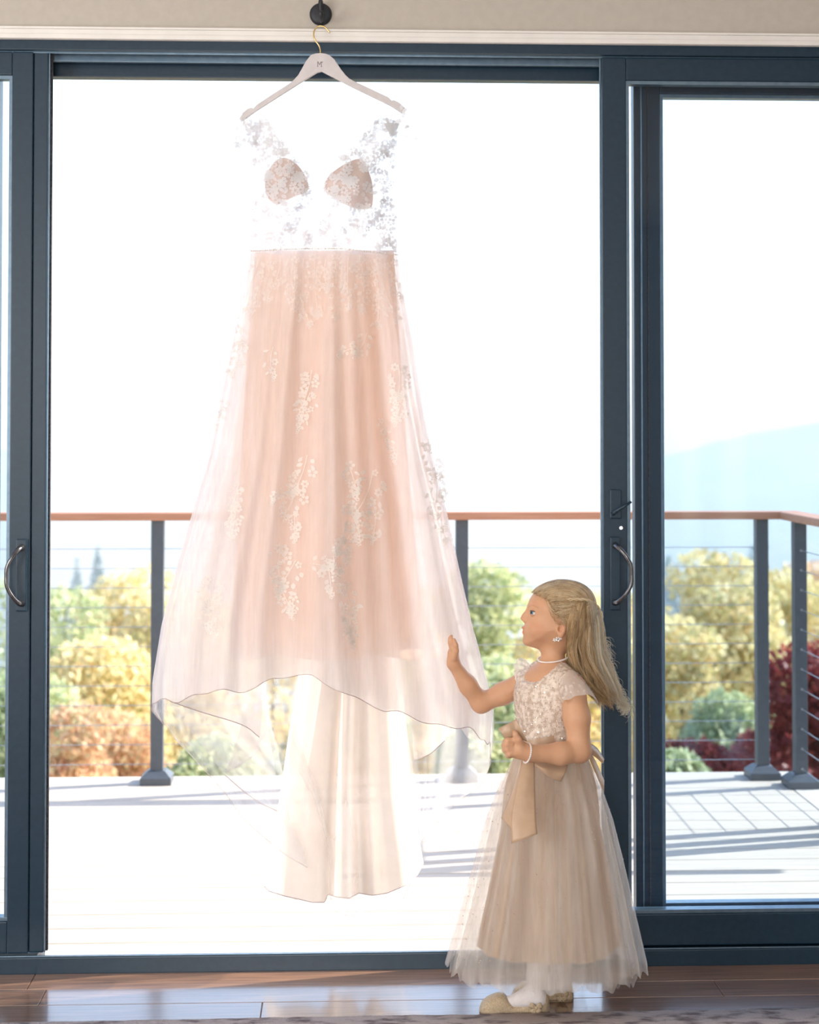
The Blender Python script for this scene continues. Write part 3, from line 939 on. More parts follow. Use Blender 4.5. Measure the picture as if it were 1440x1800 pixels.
# train: the long back panel seen below the front hem
U = np.linspace(0, 1, 120)
pleat = np.interp(U, [0, .10, .22, .34, .385, .41, .47, .53, .60, .66, .74, .86, 1.0], [0.03, -0.02, -0.01, -0.035, -0.02, 0.05, 0.015, 0.03, -0.03, 0.035, -0.02, -0.03, 0.02])
pleat = np.convolve(np.pad(pleat, 3, 'edge'), np.ones(7) / 7, 'valid')
hemT = np.interp(U, [0, .03, .13, .30, .375, .39, .45, .52, .58, .66, .75, .87, .95, 1.0], [1558, 1566, 1575, 1586, 1586, 1572, 1577, 1579, 1570, 1574, 1570, 1556, 1538, 1518])
rows = []
for v in np.linspace(0, 1, 60):
    y = 1060 + v * (hemT - 1060)
    L = np.interp(y, [1060, 1200, 1300, 1400, 1500, 1590], [545, 522, 506, 492, 474, 460])
    R = np.interp(y, [1060, 1200, 1300, 1400, 1500, 1590], [690, 708, 716, 724, 742, 756])
    x = L + (R - L) * U
    Y = 0.13 + 0.03 * v + pleat * (0.35 + 0.9 * v) + 0.05 * (2 * U - 1) ** 2
    rows.append(atn(x, y, Y))
mb = MB(); mb.grid(np.array(rows))
trn = mb.build('train', M['train'], wd, True)
mb = MB(); mb.tube(rows[-1], 0.0012, 5); mb.build('hem_binding', M['hem'], trn)

# soft side drapes of the back skirt, turned under at the hem
def drape(edges, mat, Yf):
    """edges: list of (left/top point row, right/bottom point row) polylines in the picture, with distance"""
    rows = [smoothcurve([(x, y, q) for x, y, q in e], 40) for e in edges]
    R = np.array(rows)
    t = np.linspace(0, 1, len(edges)); tt = np.linspace(0, 1, 24)
    G = np.stack([np.stack([np.interp(tt, t, R[:, j, c]) for c in range(3)], -1) for j in range(40)], 1)
    P = atn(G[..., 0], G[..., 1], G[..., 2])
    mb = MB(); mb.grid(P)
    o = mb.build('side_drape', mat, wd, True)
    mb = MB(); mb.tube(P[-1], 0.0011, 5); mb.build('hem_binding', M['hem'], o)
M['drape'] = cloth('blush_side_tulle', (0.86, 0.74, 0.68), 0.42, 0.5, var=0.02)
drape([[(330, 1190, -.02), (400, 1180, 0.03), (440, 1180, 0.06), (458, 1180, 0.08)],
       [(310, 1222, -.03), (390, 1235, 0.04), (440, 1240, 0.09), (462, 1245, 0.12)],
       [(300, 1233, -.05), (352, 1251, 0.04), (425, 1274, 0.10), (456, 1296, 0.14)]], M['drape'], 0)
drape([[(440, 1215, .10), (462, 1215, 0.12), (470, 1215, 0.14)],
       [(420, 1290, .12), (455, 1290, 0.15), (468, 1290, 0.18)],
       [(397, 1358, .12), (420, 1345, 0.16), (452, 1324, 0.2)]], M['drape'], 0)
drape([[(300, 1240, .02), (360, 1250, 0.12), (430, 1260, 0.16), (470, 1270, 0.18)],
       [(370, 1330, .08), (410, 1340, 0.14), (450, 1350, 0.18), (485, 1360, 0.2)],
       [(395, 1362, .12), (425, 1388, 0.16), (455, 1410, 0.2), (488, 1426, 0.21)]], M['sheer'], 0)
drape([[(715, 1230, .02), (745, 1230, 0.06), (790, 1240, 0.0)],
       [(725, 1290, .08), (755, 1275, 0.08), (790, 1270, 0.02)],
       [(728, 1336, .12), (755, 1326, 0.10), (782, 1302, 0.04)]], M['drape'], 0)

# bodice: two front halves with a plunging neckline, lower back
BY = [200, 240, 270, 300, 340, 400, 442]
BLi, BLo = [464, 488, 513, 540, 548, 552, 556], [424, 436, 438, 438, 438, 439, 440]
BRi, BRo = [672, 640, 603, 575, 567, 560, 557], [709, 700, 697, 696, 697, 699, 699]
def bod_Y(x, y):
    b = 0.052 * np.exp(-((x - 508) / 46.0) ** 2 - ((y - 322) / 50.0) ** 2) + 0.052 * np.exp(-((x - 616) / 46.0) ** 2 - ((y - 324) / 50.0) ** 2)
    side = 0.05 * np.clip((np.abs(x - 568) - 70) / 60.0, 0, 1) ** 2
    return np.interp(y, [195, 260, 330, 442], [-0.062, -0.075, -0.10, -0.132]) - b + side + 0.004 * np.sin(x * .13 + y * .07)
M['bodbase'] = cloth('sheer_bodice_net', (0.90, 0.88, 0.89), 0.36, 0.42, var=0.02)
def half(In, Out, name):
    rows = []
    for y in np.linspace(196, 442, 40):
        yt = max(y, 200)
        xi, xo = np.interp(yt, BY, In), np.interp(yt, BY, Out)
        x = np.linspace(xo, xi, 26)
        yy = y + (6 * np.sin(np.linspace(0, math.pi, 26)) if y > 430 else 0)
        rows.append(atn(x, yy, bod_Y(x, yy)))
    mb = MB(); mb.grid(np.array(rows))
    return mb.build(name, M['bodbase'], wd, True)
half(BLi, BLo, 'bodice_panel')
half(BRi, BRo, 'bodice_panel')
rows = []
for v in np.linspace(0, 1, 24):
    u = np.linspace(-1, 1, 60)
    top = 330 + 95 * (1 - np.abs(u)) ** 1.3
    y = top + v * (442 - top)
    x = 569 + 129 * np.sin(u * math.pi / 2)
    Y = -0.055 + 0.07 * np.cos(u * math.pi / 2)
    rows.append(atn(x, y, Y))
mb = MB(); mb.grid(np.array(rows)); mb.build('bodice_back', M['bodbase'], wd, True)
# padded cups
for poly in ([(478, 290), (487, 281), (500, 277), (515, 283), (527, 294), (537, 310), (543, 328), (538, 338), (520, 345), (503, 353), (488, 360), (474, 352), (467, 338), (466, 318), (470, 302)],
             [(569, 330), (573, 317), (581, 306), (595, 295), (612, 285), (630, 279), (641, 287), (649, 302), (655, 325), (656, 350), (653, 364), (641, 368), (622, 366), (604, 358), (586, 347), (574, 340)]):
    c = np.mean(poly, 0)
    P = np.array(poly)
    P = smoothcurve(list(P) + [P[0]], 48)[:-1]
    rows = []
    for q in (1.0, 0.92, 0.8, 0.6, 0.4, 0.2, 0.02):
        X = c[0] + (P[:, 0] - c[0]) * q; Yp = c[1] + (P[:, 1] - c[1]) * q
        rows.append(atn(X, Yp, bod_Y(X, Yp) + 0.006 - 0.003 * (1 - q)))
    mb = MB(); mb.grid(np.array(rows), True); mb.build('bust_cup', M['cup'], wd, True)

# ---- lace motifs
class Lace:
    def __init__(self, depth, seed):
        self.d = depth; self.P = []; self.F = []; self.n = 0
        self.r = np.random.default_rng(seed)
    def poly(self, pts):
        self.P += list(pts); self.F.append(tuple(range(self.n, self.n + len(pts)))); self.n += len(pts)
    def petal(self, x, y, a, L, W):
        c, s = math.cos(a), math.sin(a)
        q = [(0, 0), (.35 * L, W), (.75 * L, .85 * W), (L, 0), (.75 * L, -.85 * W), (.35 * L, -W)]
        self.poly([(x + u * c - v * s, y + u * s + v * c) for u, v in q])
    def flower(self, x, y, r):
        a0 = self.r.uniform(0, 6.28); n = 5 if self.r.random() < .7 else 6
        for i in range(n):
            a = a0 + i * 2 * math.pi / n
            self.petal(x + .22 * r * math.cos(a), y + .22 * r * math.sin(a), a, r * .85, r * .36)
    def stem(self, pts, w):
        P = smoothcurve([(a, b, 0) for a, b in pts], 14)[:, :2]
        T = np.gradient(P, axis=0); T /= np.linalg.norm(T, axis=1)[:, None] + 1e-9
        N = np.stack([-T[:, 1], T[:, 0]], 1)
        for i in range(13):
            self.poly([P[i] + N[i] * w, P[i + 1] + N[i + 1] * w, P[i + 1] - N[i + 1] * w, P[i] - N[i] * w])
        return P, T
    def spray(self, x, y, L, ang, size=1.0, dens=1.0, width=1.0):
        """a branch of leaves and blossoms starting at (x, y), length L px, heading ang (picture degrees, 90 = down)"""
        r = self.r
        a = math.radians(ang)
        bend = r.uniform(-.35, .35)
        pts = [(x + L * t * math.cos(a + bend * (t - .5)), y + L * t * math.sin(a + bend * (t - .5))) for t in (0, .33, .66, 1)]
        P, T = self.stem(pts, 0.8 * size)
        n = max(3, int(L / 11 * dens))
        for i in range(n):
            t = (i + .5) / n
            j = min(13, int(t * 14)); q = P[j]; ta = math.atan2(T[j][1], T[j][0])
            wdt = width * (0.5 + math.sin(math.pi * min(1, t * 1.1)))
            for sd_ in (-1, 1):
                k = r.random()
                off = r.uniform(3, 13) * size * wdt
                cx_, cy_ = q[0] - math.sin(ta) * sd_ * off, q[1] + math.cos(ta) * sd_ * off
                if k < .42:
                    self.flower(cx_, cy_, r.uniform(5.5, 9.5) * size)
                elif k < .95:
                    self.petal(cx_, cy_, ta + sd_ * r.uniform(.4, 1.1), r.uniform(9, 15) * size, r.uniform(2.6, 4.2) * size)
        for i in range(3):
            self.flower(P[-1][0] + r.uniform(-4, 4) * size, P[-1][1] + i * 5 * size, (6 - i) * size)
    def build(self, name, mat, parent, stuff=False):
        P = np.array(self.P)
        V = atn(P[:, 0], P[:, 1], self.d(P[:, 0], P[:, 1]) - 0.0035 + self.r.uniform(-0.0006, 0.0006, len(P)))
        o = mesh(name, V, self.F, mat, parent)
        if stuff: o['kind'] = 'stuff'
        return o
def skirt_depth(x, y):
    cx, hw = skirt_rows(y)
    s = np.clip((x - cx) / hw, -0.995, 0.995)
    th = np.arcsin(s)
    for _ in range(3):
        wob = np.interp(y, [440, 800, 1250, 1600], [0, 1.5, 6, 22]) * np.sin(7 * th + 1.1) * 0.5
        th = np.arcsin(np.clip((x - wob - cx) / hw, -0.995, 0.995))
    return skirt_yc(y) - skirt_ry(y) * np.cos(th) + folds(th, y)
CL = [  # sprays grouped into appliques: (x, y, length, heading, size, density, width)
    [(548, 650, 60, 100, 1.0, 1.2, .8), (545, 690, 50, 110, .9, 1.1, 1.0), (535, 715, 40, 100, .7, 1, .6)],
    [(645, 585, 40, 110, .9, 1.1, .9), (625, 610, 30, 160, .8, 1, .6)],
    [(540, 800, 70, 105, 1.0, 1.2, .9), (525, 850, 60, 110, 1.0, 1.2, 1.0), (518, 900, 45, 90, .8, 1, .5), (505, 865, 30, 160, .8, 1, .5)],
    [(612, 815, 55, 70, 1.0, 1.1, .7), (655, 830, 80, 105, 1.1, 1.3, 1.2), (610, 890, 60, 60, 1.1, 1.2, 1.0), (620, 930, 50, 120, 1.0, 1.1, .9), (660, 890, 55, 90, 1, 1.1, .8), (605, 945, 40, 80, .8, 1, .5)],
    [(495, 960, 60, 100, 1.0, 1.2, .9), (520, 985, 60, 120, 1.1, 1.2, 1.1), (490, 1030, 45, 60, 1.0, 1.1, .9), (515, 1050, 30, 90, .8, 1, .6)],
    [(545, 990, 55, 10, .9, 1.1, .7), (575, 985, 55, 80, 1.0, 1.2, .8)],
    [(605, 1030, 80, 75, 1.0, 1.2, .9), (615, 1070, 60, 90, .9, 1.1, .7)],
    [(375, 1015, 55, 95, 1.0, 1.2, 1.1), (365, 1050, 50, 80, .9, 1.1, .9), (380, 1080, 35, 90, .7, 1, .5)],
    [(420, 850, 60, 105, .9, 1.1, .6), (415, 890, 50, 95, .9, 1.1, .6)],
    [(752, 770, 70, 75, 1.0, 1.1, .8), (765, 830, 70, 85, 1.0, 1.1, .7), (775, 900, 50, 85, .8, 1, .5)],
    [(700, 640, 60, 85, 1.0, 1.2, 1.0), (705, 690, 50, 95, .9, 1.1, .9)],
    [(665, 735, 50, 60, .7, .8, .6), (680, 770, 40, 70, .7, .8, .5)],
    [(430, 600, 60, 110, .9, 1.0, .8), (395, 700, 50, 105, .8, 1.0, .6)],
    [(480, 610, 50, 100, .8, .8, .7)],
]
for i, cl in enumerate(CL):
    l = Lace(skirt_depth, 40 + i)
    for q in cl: l.spray(*q)
    l.build('lace_applique', M['lace'], wd, True)
# denser lace below the waist, thinning out downwards
l = Lace(skirt_depth, 91)
for x in np.linspace(456, 690, 13):
    L = float(rng.uniform(50, 120)) * (0.8 + 0.5 * abs(x - 570) / 120)
    l.spray(x, 450 + rng.uniform(0, 8), L, 90 + (570 - x) * 0.12 + rng.uniform(-8, 8), 0.9, 0.9, 0.8)
l.build('hip_lace', cloth('soft_hip_lace', (0.96, 0.92, 0.89), 0.6, 0.4, var=0.02), wd, True)
# bodice lace
l = Lace(bod_Y, 92)
r_ = np.random.default_rng(31)
for In, Out in ((BLi, BLo), (BRi, BRo)):
    for _ in range(300):
        y = r_.uniform(212, 436)
        xi, xo = np.interp(y, BY, In), np.interp(y, BY, Out)
        x = xo + (xi - xo) * r_.uniform(0.04, 0.96)
        if r_.random() < .6: l.flower(x, y, r_.uniform(5, 9))
        else: l.petal(x, y, r_.uniform(0, 6.28), r_.uniform(8, 14), r_.uniform(2.5, 4))
    ys = np.linspace(206, 400, 26)      # scalloped edge along the neckline
    for y in ys:
        l.flower(np.interp(y, BY, In), y, 4.2)
l.build('bodice_lace', M['lacew'], wd, True)
# cap sleeves
for pts in ([(430, 204), (424, 209), (412, 228), (405, 252), (441, 232), (437, 250), (428, 262), (416, 262)], [(707, 190), (713, 191), (731, 210), (746, 236), (700, 222), (706, 240), (718, 252), (734, 250)]):
    top = smoothcurve([(x, y, 0) for x, y in pts[:4]], 16)[:, :2]
    bot = smoothcurve([(x, y, 0) for x, y in pts[4:]], 16)[:, :2]
    rows = []
    for v in np.linspace(0, 1, 12):
        q = top * (1 - v) + bot * v
        rows.append(atn(q[:, 0], q[:, 1], -0.066 - 0.03 * math.sin(math.pi * v) + 0.01 * np.sin(np.linspace(0, 12, 16)) * v))
    mb = MB(); mb.grid(np.array(rows)); sl = mb.build('cap_sleeve', M['bodbase'], wd, True)
    l = Lace(lambda x, y: -0.088 + 0 * x, int(pts[0][0]))
    for _ in range(16):
        i, v = r_.integers(0, 16), r_.uniform(.1, .9)
        q = top[i] * (1 - v) + bot[i] * v
        l.petal(q[0], q[1], r_.uniform(0, 6.28), 10, 3)
    l.build('sleeve_lace', M['lacew'], sl, True)
# beaded waist seam
xs = np.linspace(441, 699, 80)
ys = 441 - 4 * np.sin((xs - 441) / 258 * math.pi) + 7 * np.clip((xs - 600) / 100, 0, 1)
mb = MB()
for x, y in zip(xs, ys):
    c = atn(x, y, bod_Y(x, 441.0) - 0.004)
    mb.ball(c, rng.uniform(0.0016, 0.0026), 6, 4)
wbt = mb.build('beaded_waist_seam', M['bead'], wd, True)
wbt['kind'] = 'stuff'
# ------------------------------------------------------------------ flower girl
def surface_nets(Fd, org, h):
    S = Fd < 0
    n0, n1, n2 = Fd.shape
    cnt = np.zeros((n0 - 1, n1 - 1, n2 - 1), np.uint8)
    for i in (0, 1):
        for j in (0, 1):
            for k in (0, 1):
                cnt += S[i:n0 - 1 + i, j:n1 - 1 + j, k:n2 - 1 + k]
    act = (cnt > 0) & (cnt < 8)
    C = np.argwhere(act)
    idx = np.full(act.shape, -1, np.int32)
    idx[act] = np.arange(len(C))
    off = np.array([(i, j, k) for i in (0, 1) for j in (0, 1) for k in (0, 1)])
    val = np.stack([Fd[C[:, 0] + o[0], C[:, 1] + o[1], C[:, 2] + o[2]] for o in off], 1)
    acc = np.zeros((len(C), 3)); num = np.zeros(len(C))
    for a in range(8):
        for b in range(a + 1, 8):
            if np.abs(off[a] - off[b]).sum() != 1: continue
            m = (val[:, a] < 0) != (val[:, b] < 0)
            t = val[m, a] / (val[m, a] - val[m, b])
            acc[m] += off[a] + (off[b] - off[a]) * t[:, None]; num[m] += 1
    V = (C + acc / num[:, None]) * h + org
    faces = []
    for ax in range(3):
        s0 = [slice(None)] * 3; s1 = [slice(None)] * 3
        s0[ax] = slice(0, -1); s1[ax] = slice(1, None)
        E = np.argwhere(S[tuple(s0)] != S[tuple(s1)])
        b, c = [(1, 2), (2, 0), (0, 1)][ax]
        ok = (E[:, b] > 0) & (E[:, c] > 0) & (E[:, b] < Fd.shape[b] - 1) & (E[:, c] < Fd.shape[c] - 1)
        E = E[ok]
        q = []
        for db, dc in ((-1, -1), (0, -1), (0, 0), (-1, 0)):
            e = E.copy(); e[:, b] += db; e[:, c] += dc
            q.append(idx[e[:, 0], e[:, 1], e[:, 2]])
        q = np.stack(q, 1)
        inside = S[E[:, 0], E[:, 1], E[:, 2]]
        q[~inside] = q[~inside][:, ::-1]
        faces.append(q)
    return V, np.concatenate(faces)

def quad_object(name, V, Q, mat, parent, cols=None, smooth_iter=1):
    V = V.copy()
    for _ in range(smooth_iter):
        acc = np.zeros_like(V); num = np.zeros(len(V))
        for a in range(4):
            for b in ((a + 1) % 4, (a + 3) % 4):
                np.add.at(acc, Q[:, a], V[Q[:, b]]); np.add.at(num, Q[:, a], 1)
        V = 0.5 * V + 0.5 * acc / np.maximum(num, 1)[:, None]
    me = bpy.data.meshes.new(name)
    me.vertices.add(len(V)); me.vertices.foreach_set('co', V.ravel())
    me.loops.add(Q.size); me.loops.foreach_set('vertex_index', Q.ravel().astype(np.int32))
    me.polygons.add(len(Q)); me.polygons.foreach_set('loop_start', np.arange(0, Q.size, 4, dtype=np.int32))
    me.polygons.foreach_set('loop_total', np.full(len(Q), 4, np.int32))
    me.update(calc_edges=True); me.validate()
    if cols is not None:
        ca = me.color_attributes.new('tint', 'FLOAT_COLOR', 'POINT')
        ca.data.foreach_set('color', np.concatenate([cols(V), np.ones((len(V), 1))], 1).astype(np.float32).ravel())
    return link(name, me, mat, parent, True)

class Vol:
    def __init__(self, lo, hi, h):
        self.lo = np.array(lo, float); self.h = h
        self.n = np.ceil((np.array(hi) - self.lo) / h).astype(int) + 1
        self.F = np.full(self.n, 1.0, np.float32)
    def box(self, lo, hi):
        a = np.clip(np.floor((np.array(lo) - self.lo) / self.h).astype(int), 0, self.n)
        b = np.clip(np.ceil((np.array(hi) - self.lo) / self.h).astype(int) + 1, 0, self.n)
        sl = tuple(slice(a[i], b[i]) for i in range(3))
        g = [self.lo[i] + np.arange(a[i], b[i]) * self.h for i in range(3)]
        return sl, g[0][:, None, None], g[1][None, :, None], g[2][None, None, :]
    def put(self, sl, d, k, op):
        F0 = self.F[sl]
        if op == 'add':
            hh = np.maximum(k - np.abs(F0 - d), 0) / k
            self.F[sl] = np.minimum(F0, d) - hh * hh * k * 0.25
        else:
            d = -d
            hh = np.maximum(k - np.abs(F0 - d), 0) / k
            self.F[sl] = np.maximum(F0, d) + hh * hh * k * 0.25
    def cone(self, a, b, ra, rb, k=0.01, op='add'):
        a, b = np.array(a, float), np.array(b, float)
        m = max(ra, rb) + k + 0.012
        sl, x, y, z = self.box(np.minimum(a, b) - m, np.maximum(a, b) + m)
        ab = b - a
        t = np.clip(((x - a[0]) * ab[0] + (y - a[1]) * ab[1] + (z - a[2]) * ab[2]) / (ab @ ab + 1e-12), 0, 1)
        d = np.sqrt((x - a[0] - t * ab[0]) ** 2 + (y - a[1] - t * ab[1]) ** 2 + (z - a[2] - t * ab[2]) ** 2) - (ra + (rb - ra) * t)
        self.put(sl, d, k, op)
    def chain(self, pts, rs, k=0.01, op='add'):
        for i in range(len(pts) - 1):
            self.cone(pts[i], pts[i + 1], rs[i], rs[i + 1], k, op)
    def ell(self, c, r, k=0.01, ax=None, op='add'):
        c = np.array(c, float); r = np.array(r, float)
        m = r.max() + k + 0.012
        sl, x, y, z = self.box(c - m, c + m)
        x, y, z = x - c[0], y - c[1], z - c[2]
        if ax is not None:
            A = np.array(ax)
            x, y, z = (A[i][0] * x + A[i][1] * y + A[i][2] * z for i in range(3))
        k0 = np.sqrt((x / r[0]) ** 2 + (y / r[1]) ** 2 + (z / r[2]) ** 2)
        k1 = np.sqrt((x / r[0] ** 2) ** 2 + (y / r[1] ** 2) ** 2 + (z / r[2] ** 2) ** 2) + 1e-9
        self.put(sl, k0 * (k0 - 1) / k1, k, op)

def gp(px, py, Y):
    return np.array(at(px, py, Y))

GY = -0.27                                   # the girl's middle stands this far in front of the doors
HYD = -0.255                                 # middle plane of the head
root_girl = thing('person', (at(960, 1700, GY).x, GY, 0.0), 'little girl in champagne lace dress and beige sash reaching out to touch the wedding dress', 'person')

# ---- head field: the side profile in the picture, inflated sideways
PROF = [(936, 1046), (931, 1054), (928.8, 1062), (928, 1069), (927.8, 1076), (926, 1084), (923.8, 1092), (921.5, 1100), (920.5, 1108), (920.3, 1116), (920, 1123), (921, 1129), (925.5, 1134), (934, 1137.5), (946, 1141), (957, 1146), (968, 1151), (985, 1149),
        (1003, 1140), (1021, 1123), (1035, 1101), (1043, 1078), (1044, 1058), (1037, 1041), (1022, 1029), (1003, 1023), (982, 1022), (962, 1027), (947, 1035)]
PW_ = atn([p[0] for p in PROF], [p[1] for p in PROF], HYD)[:, [0, 2]]
PW_ = smoothcurve([(a, 0, b) for a, b in list(PW_) + [PW_[0]]], 140)[:-1, [0, 2]]
HR = 0.085
def poly_sd(X, Z):
    """inside-positive distance to the profile"""
    d2 = np.full(X.shape, 1e9); ins = np.zeros(X.shape, bool)
    n = len(PW_)
    for i in range(n):
        a, b = PW_[i], PW_[(i + 1) % n]
        e = b - a; wx, wz = X - a[0], Z - a[1]
        t = np.clip((wx * e[0] + wz * e[1]) / (e @ e + 1e-15), 0, 1)
        d2 = np.minimum(d2, (wx - e[0] * t) ** 2 + (wz - e[1] * t) ** 2)
        c1 = (a[1] > Z) != (b[1] > Z)
        with np.errstate(divide='ignore', invalid='ignore'):
            xx = a[0] + (Z - a[1]) / (b[1] - a[1] + 1e-15) * (b[0] - a[0])
        ins ^= c1 & (X < xx)
    return np.where(ins, 1, -1) * np.sqrt(d2)
ZROW = atn(np.full(8, 960), np.array([1150, 1136, 1122, 1104, 1086, 1066, 1045, 1020]), HYD)[:, 2]
WROW = np.array([0.040, 0.043, 0.052, 0.0615, 0.066, 0.070, 0.072, 0.072])
def head_w(Z):
    return np.interp(Z, ZROW, WROW)
_gx = np.arange(gp(895, 1100, HYD)[0], gp(1110, 1100, HYD)[0], 0.001)
_gz = np.arange(gp(960, 1270, HYD)[2], gp(960, 1000, HYD)[2], 0.001)
_GD = poly_sd(*np.meshgrid(_gx, _gz, indexing='ij'))
def sd_fast(X, Z):
    u = np.clip((np.asarray(X, float) - _gx[0]) / 0.001, 0, len(_gx) - 1.001); w = np.clip((np.asarray(Z, float) - _gz[0]) / 0.001, 0, len(_gz) - 1.001)
    i, j = u.astype(int), w.astype(int); u, w = u - i, w - j
    return (_GD[i, j] * (1 - u) + _GD[i + 1, j] * u) * (1 - w) + (_GD[i, j + 1] * (1 - u) + _GD[i + 1, j + 1] * u) * w
def head_c(X, Z, off=0.0):
    """sideways half width of the head at X, Z (grown by off)"""
    d = sd_fast(X, Z) + off
    q = 1 - (1 - np.clip(d, 0, HR) / HR) ** 2
    return (head_w(Z) + off) * np.sqrt(np.clip(q, 0, 1))
def head_field(v, off=0.0):
    lo, hi = gp(900, 1165, HYD), gp(1062, 1005, HYD)
    sl, x, y, z = v.box((lo[0], HYD - 0.09, lo[2]), (hi[0], HYD + 0.09, hi[2]))
    X, Z = np.meshgrid(x.ravel(), z.ravel(), indexing='ij')
    d = poly_sd(X, Z) + off
    W = head_w(Z) + off
    c = (y.ravel() - HYD)
    f = HR * (np.sqrt((c[None, :, None] / W[:, None, :]) ** 2 + np.maximum(1 - d / HR, 0.0)[:, None, :] ** 2) - 1)
    return sl, f.astype(np.float32), X, Z, c

lo = gp(776, 1480, GY); hi = gp(1066, 1008, GY)
body = Vol((lo[0], -0.51, lo[2]), (hi[0], -0.08, hi[2]), 0.002)
SV = np.array([0.57, -0.82, 0]); SV /= np.linalg.norm(SV)
FV = np.array([-0.82, -0.57, 0]); FV /= np.linalg.norm(FV)
TAX = [tuple(SV), tuple(FV), (0, 0, 1)]
def torso(v, off=0.0, k=0.03):
    v.ell(gp(960, 1228, GY), (0.086 + off, 0.064 + off, 0.085 + off), k, TAX)
    v.ell(gp(963, 1296, GY), (0.079 + off, 0.066 + off, 0.090 + off), k, TAX)
    v.ell(gp(966, 1375, GY), (0.070 + off, 0.060 + off, 0.075 + off), k, TAX)
SN, SFR = gp(1007, 1212, -0.365), gp(926, 1196, -0.175)       # near and far shoulder joints
def shoulders(v, off=0.0):
    nb = gp(974, 1180, -0.265)
    v.cone(nb, SN + np.array([0, 0, 0.006]), 0.028 + off, 0.030 + off, 0.025)
    v.cone(nb, SFR + np.array([0, 0, 0.004]), 0.028 + off, 0.026 + off, 0.025)
torso(body)
shoulders(body)
# neck
body.cone(gp(973, 1190, -0.265), gp(972, 1140, -0.257), 0.030, 0.0285, 0.018)
# far arm reaching to the wedding dress
EF = gp(846, 1236, -0.17); WFA = gp(797, 1166, -0.205)
body.chain([SFR, gp(885, 1219, -0.168), EF], [0.026, 0.0265, 0.0235], 0.014)
body.chain([EF, gp(822, 1204, -0.185), WFA], [0.0235, 0.0225, 0.0145], 0.014)
# near arm bent across the waist
EN = gp(1019, 1320, -0.40); WN = gp(930, 1324, -0.445)
body.chain([SN, gp(1014, 1262, -0.385), EN], [0.031, 0.031, 0.026], 0.014)
body.chain([EN, gp(985, 1325, -0.42), WN], [0.0265, 0.0255, 0.0185], 0.014)
# far hand, palm towards the dress, fingers up
body.ell(gp(796.5, 1149, -0.208), (0.0105, 0.019, 0.021), 0.012)
body.cone(WFA, gp(797, 1150, -0.208), 0.0145, 0.012, 0.012)
for j, (yy, tip, base) in enumerate(((-0.2255, 1118, 1138), (-0.214, 1114.5, 1136), (-0.2025, 1115.5, 1136.5), (-0.192, 1121, 1139))):
    xb = 795 - 0.3 * j
    body.chain([gp(xb, base + 3, yy), gp(xb - 2.2, (base + tip) / 2 + 1, yy), gp(xb - 2.6, (base * .35 + tip * .65), yy), gp(xb - 1.2, tip + 4, yy)], [0.0062, 0.0058, 0.0054, 0.0046], 0.003)
body.chain([gp(799, 1156, -0.222), gp(802, 1144, -0.232), gp(801.5, 1134, -0.236), gp(798.5, 1125, -0.236)], [0.0085, 0.0070, 0.0060, 0.0048], 0.004)
# near hand closed on the sash
HD = -0.452
body.ell(gp(909, 1316, HD), (0.0235, 0.0125, 0.0225), 0.012)
body.cone(WN, gp(914, 1319, HD), 0.0185, 0.017, 0.012)
for j, (kx, ky, mx, my, ex, ey) in enumerate(((895, 1302, 888.5, 1303.5, 894, 1307), (892.5, 1309, 886.5, 1311, 893, 1314), (893.5, 1317, 888, 1319, 895, 1321), (897.5, 1325, 893, 1327.5, 899, 1328.5))):
    body.chain([gp(kx + 6, ky, HD - 0.008), gp(kx - 2, ky, HD - 0.010), gp(mx, my, HD + 0.004), gp(mx + 2.5, my + 1, HD + 0.018), gp(ex + 3, ey, HD + 0.022)], [0.0075, 0.0072, 0.0066, 0.0060, 0.0052], 0.0035)
body.chain([gp(916, 1313, HD - 0.006), gp(911.5, 1300, HD - 0.013), gp(906.5, 1291.5, HD - 0.013), gp(904.5, 1286.5, HD - 0.010)], [0.0095, 0.0078, 0.0066, 0.0050], 0.005)
# head
sl, f, _, _, _ = head_field(body)
body.put(sl, f, 0.014, 'add')
def hp(px, py, c):
    return gp(px, py, HYD - c)
body.chain([hp(932, 1066, 0), hp(929.2, 1075, 0), hp(923.5, 1082, 0), hp(919.4, 1086.8, 0)], [0.0050, 0.0056, 0.0056, 0.0062], 0.009)
for s in (-1, 1):
    body.ell(hp(922.5, 1091, s * 0.0068), (0.0055, 0.0042, 0.0045), 0.004)
    body.ell(hp(946, 1108, s * 0.036), (0.021, 0.014, 0.019), 0.02)
    pass
body.ell(hp(921.0, 1103.4, 0), (0.0060, 0.0105, 0.0034), 0.005)
body.ell(hp(922.0, 1111.4, 0), (0.0060, 0.0090, 0.0040), 0.005)
body.ell(hp(926.5, 1127, 0), (0.0088, 0.012, 0.0085), 0.008)
for s in (-1, 1):
    body.ell(hp(932.5, 1077.5, s * 0.031), (0.0085, 0.0085, 0.0062), 0.006, op='sub')
    body.ell(hp(925.0, 1090.8, s * 0.0062), (0.002, 0.002, 0.0016), 0.002, op='sub')
body.cone(hp(917.5, 1107.6, -0.009), hp(917.5, 1107.6, 0.009), 0.0014, 0.0014, 0.002, op='sub')
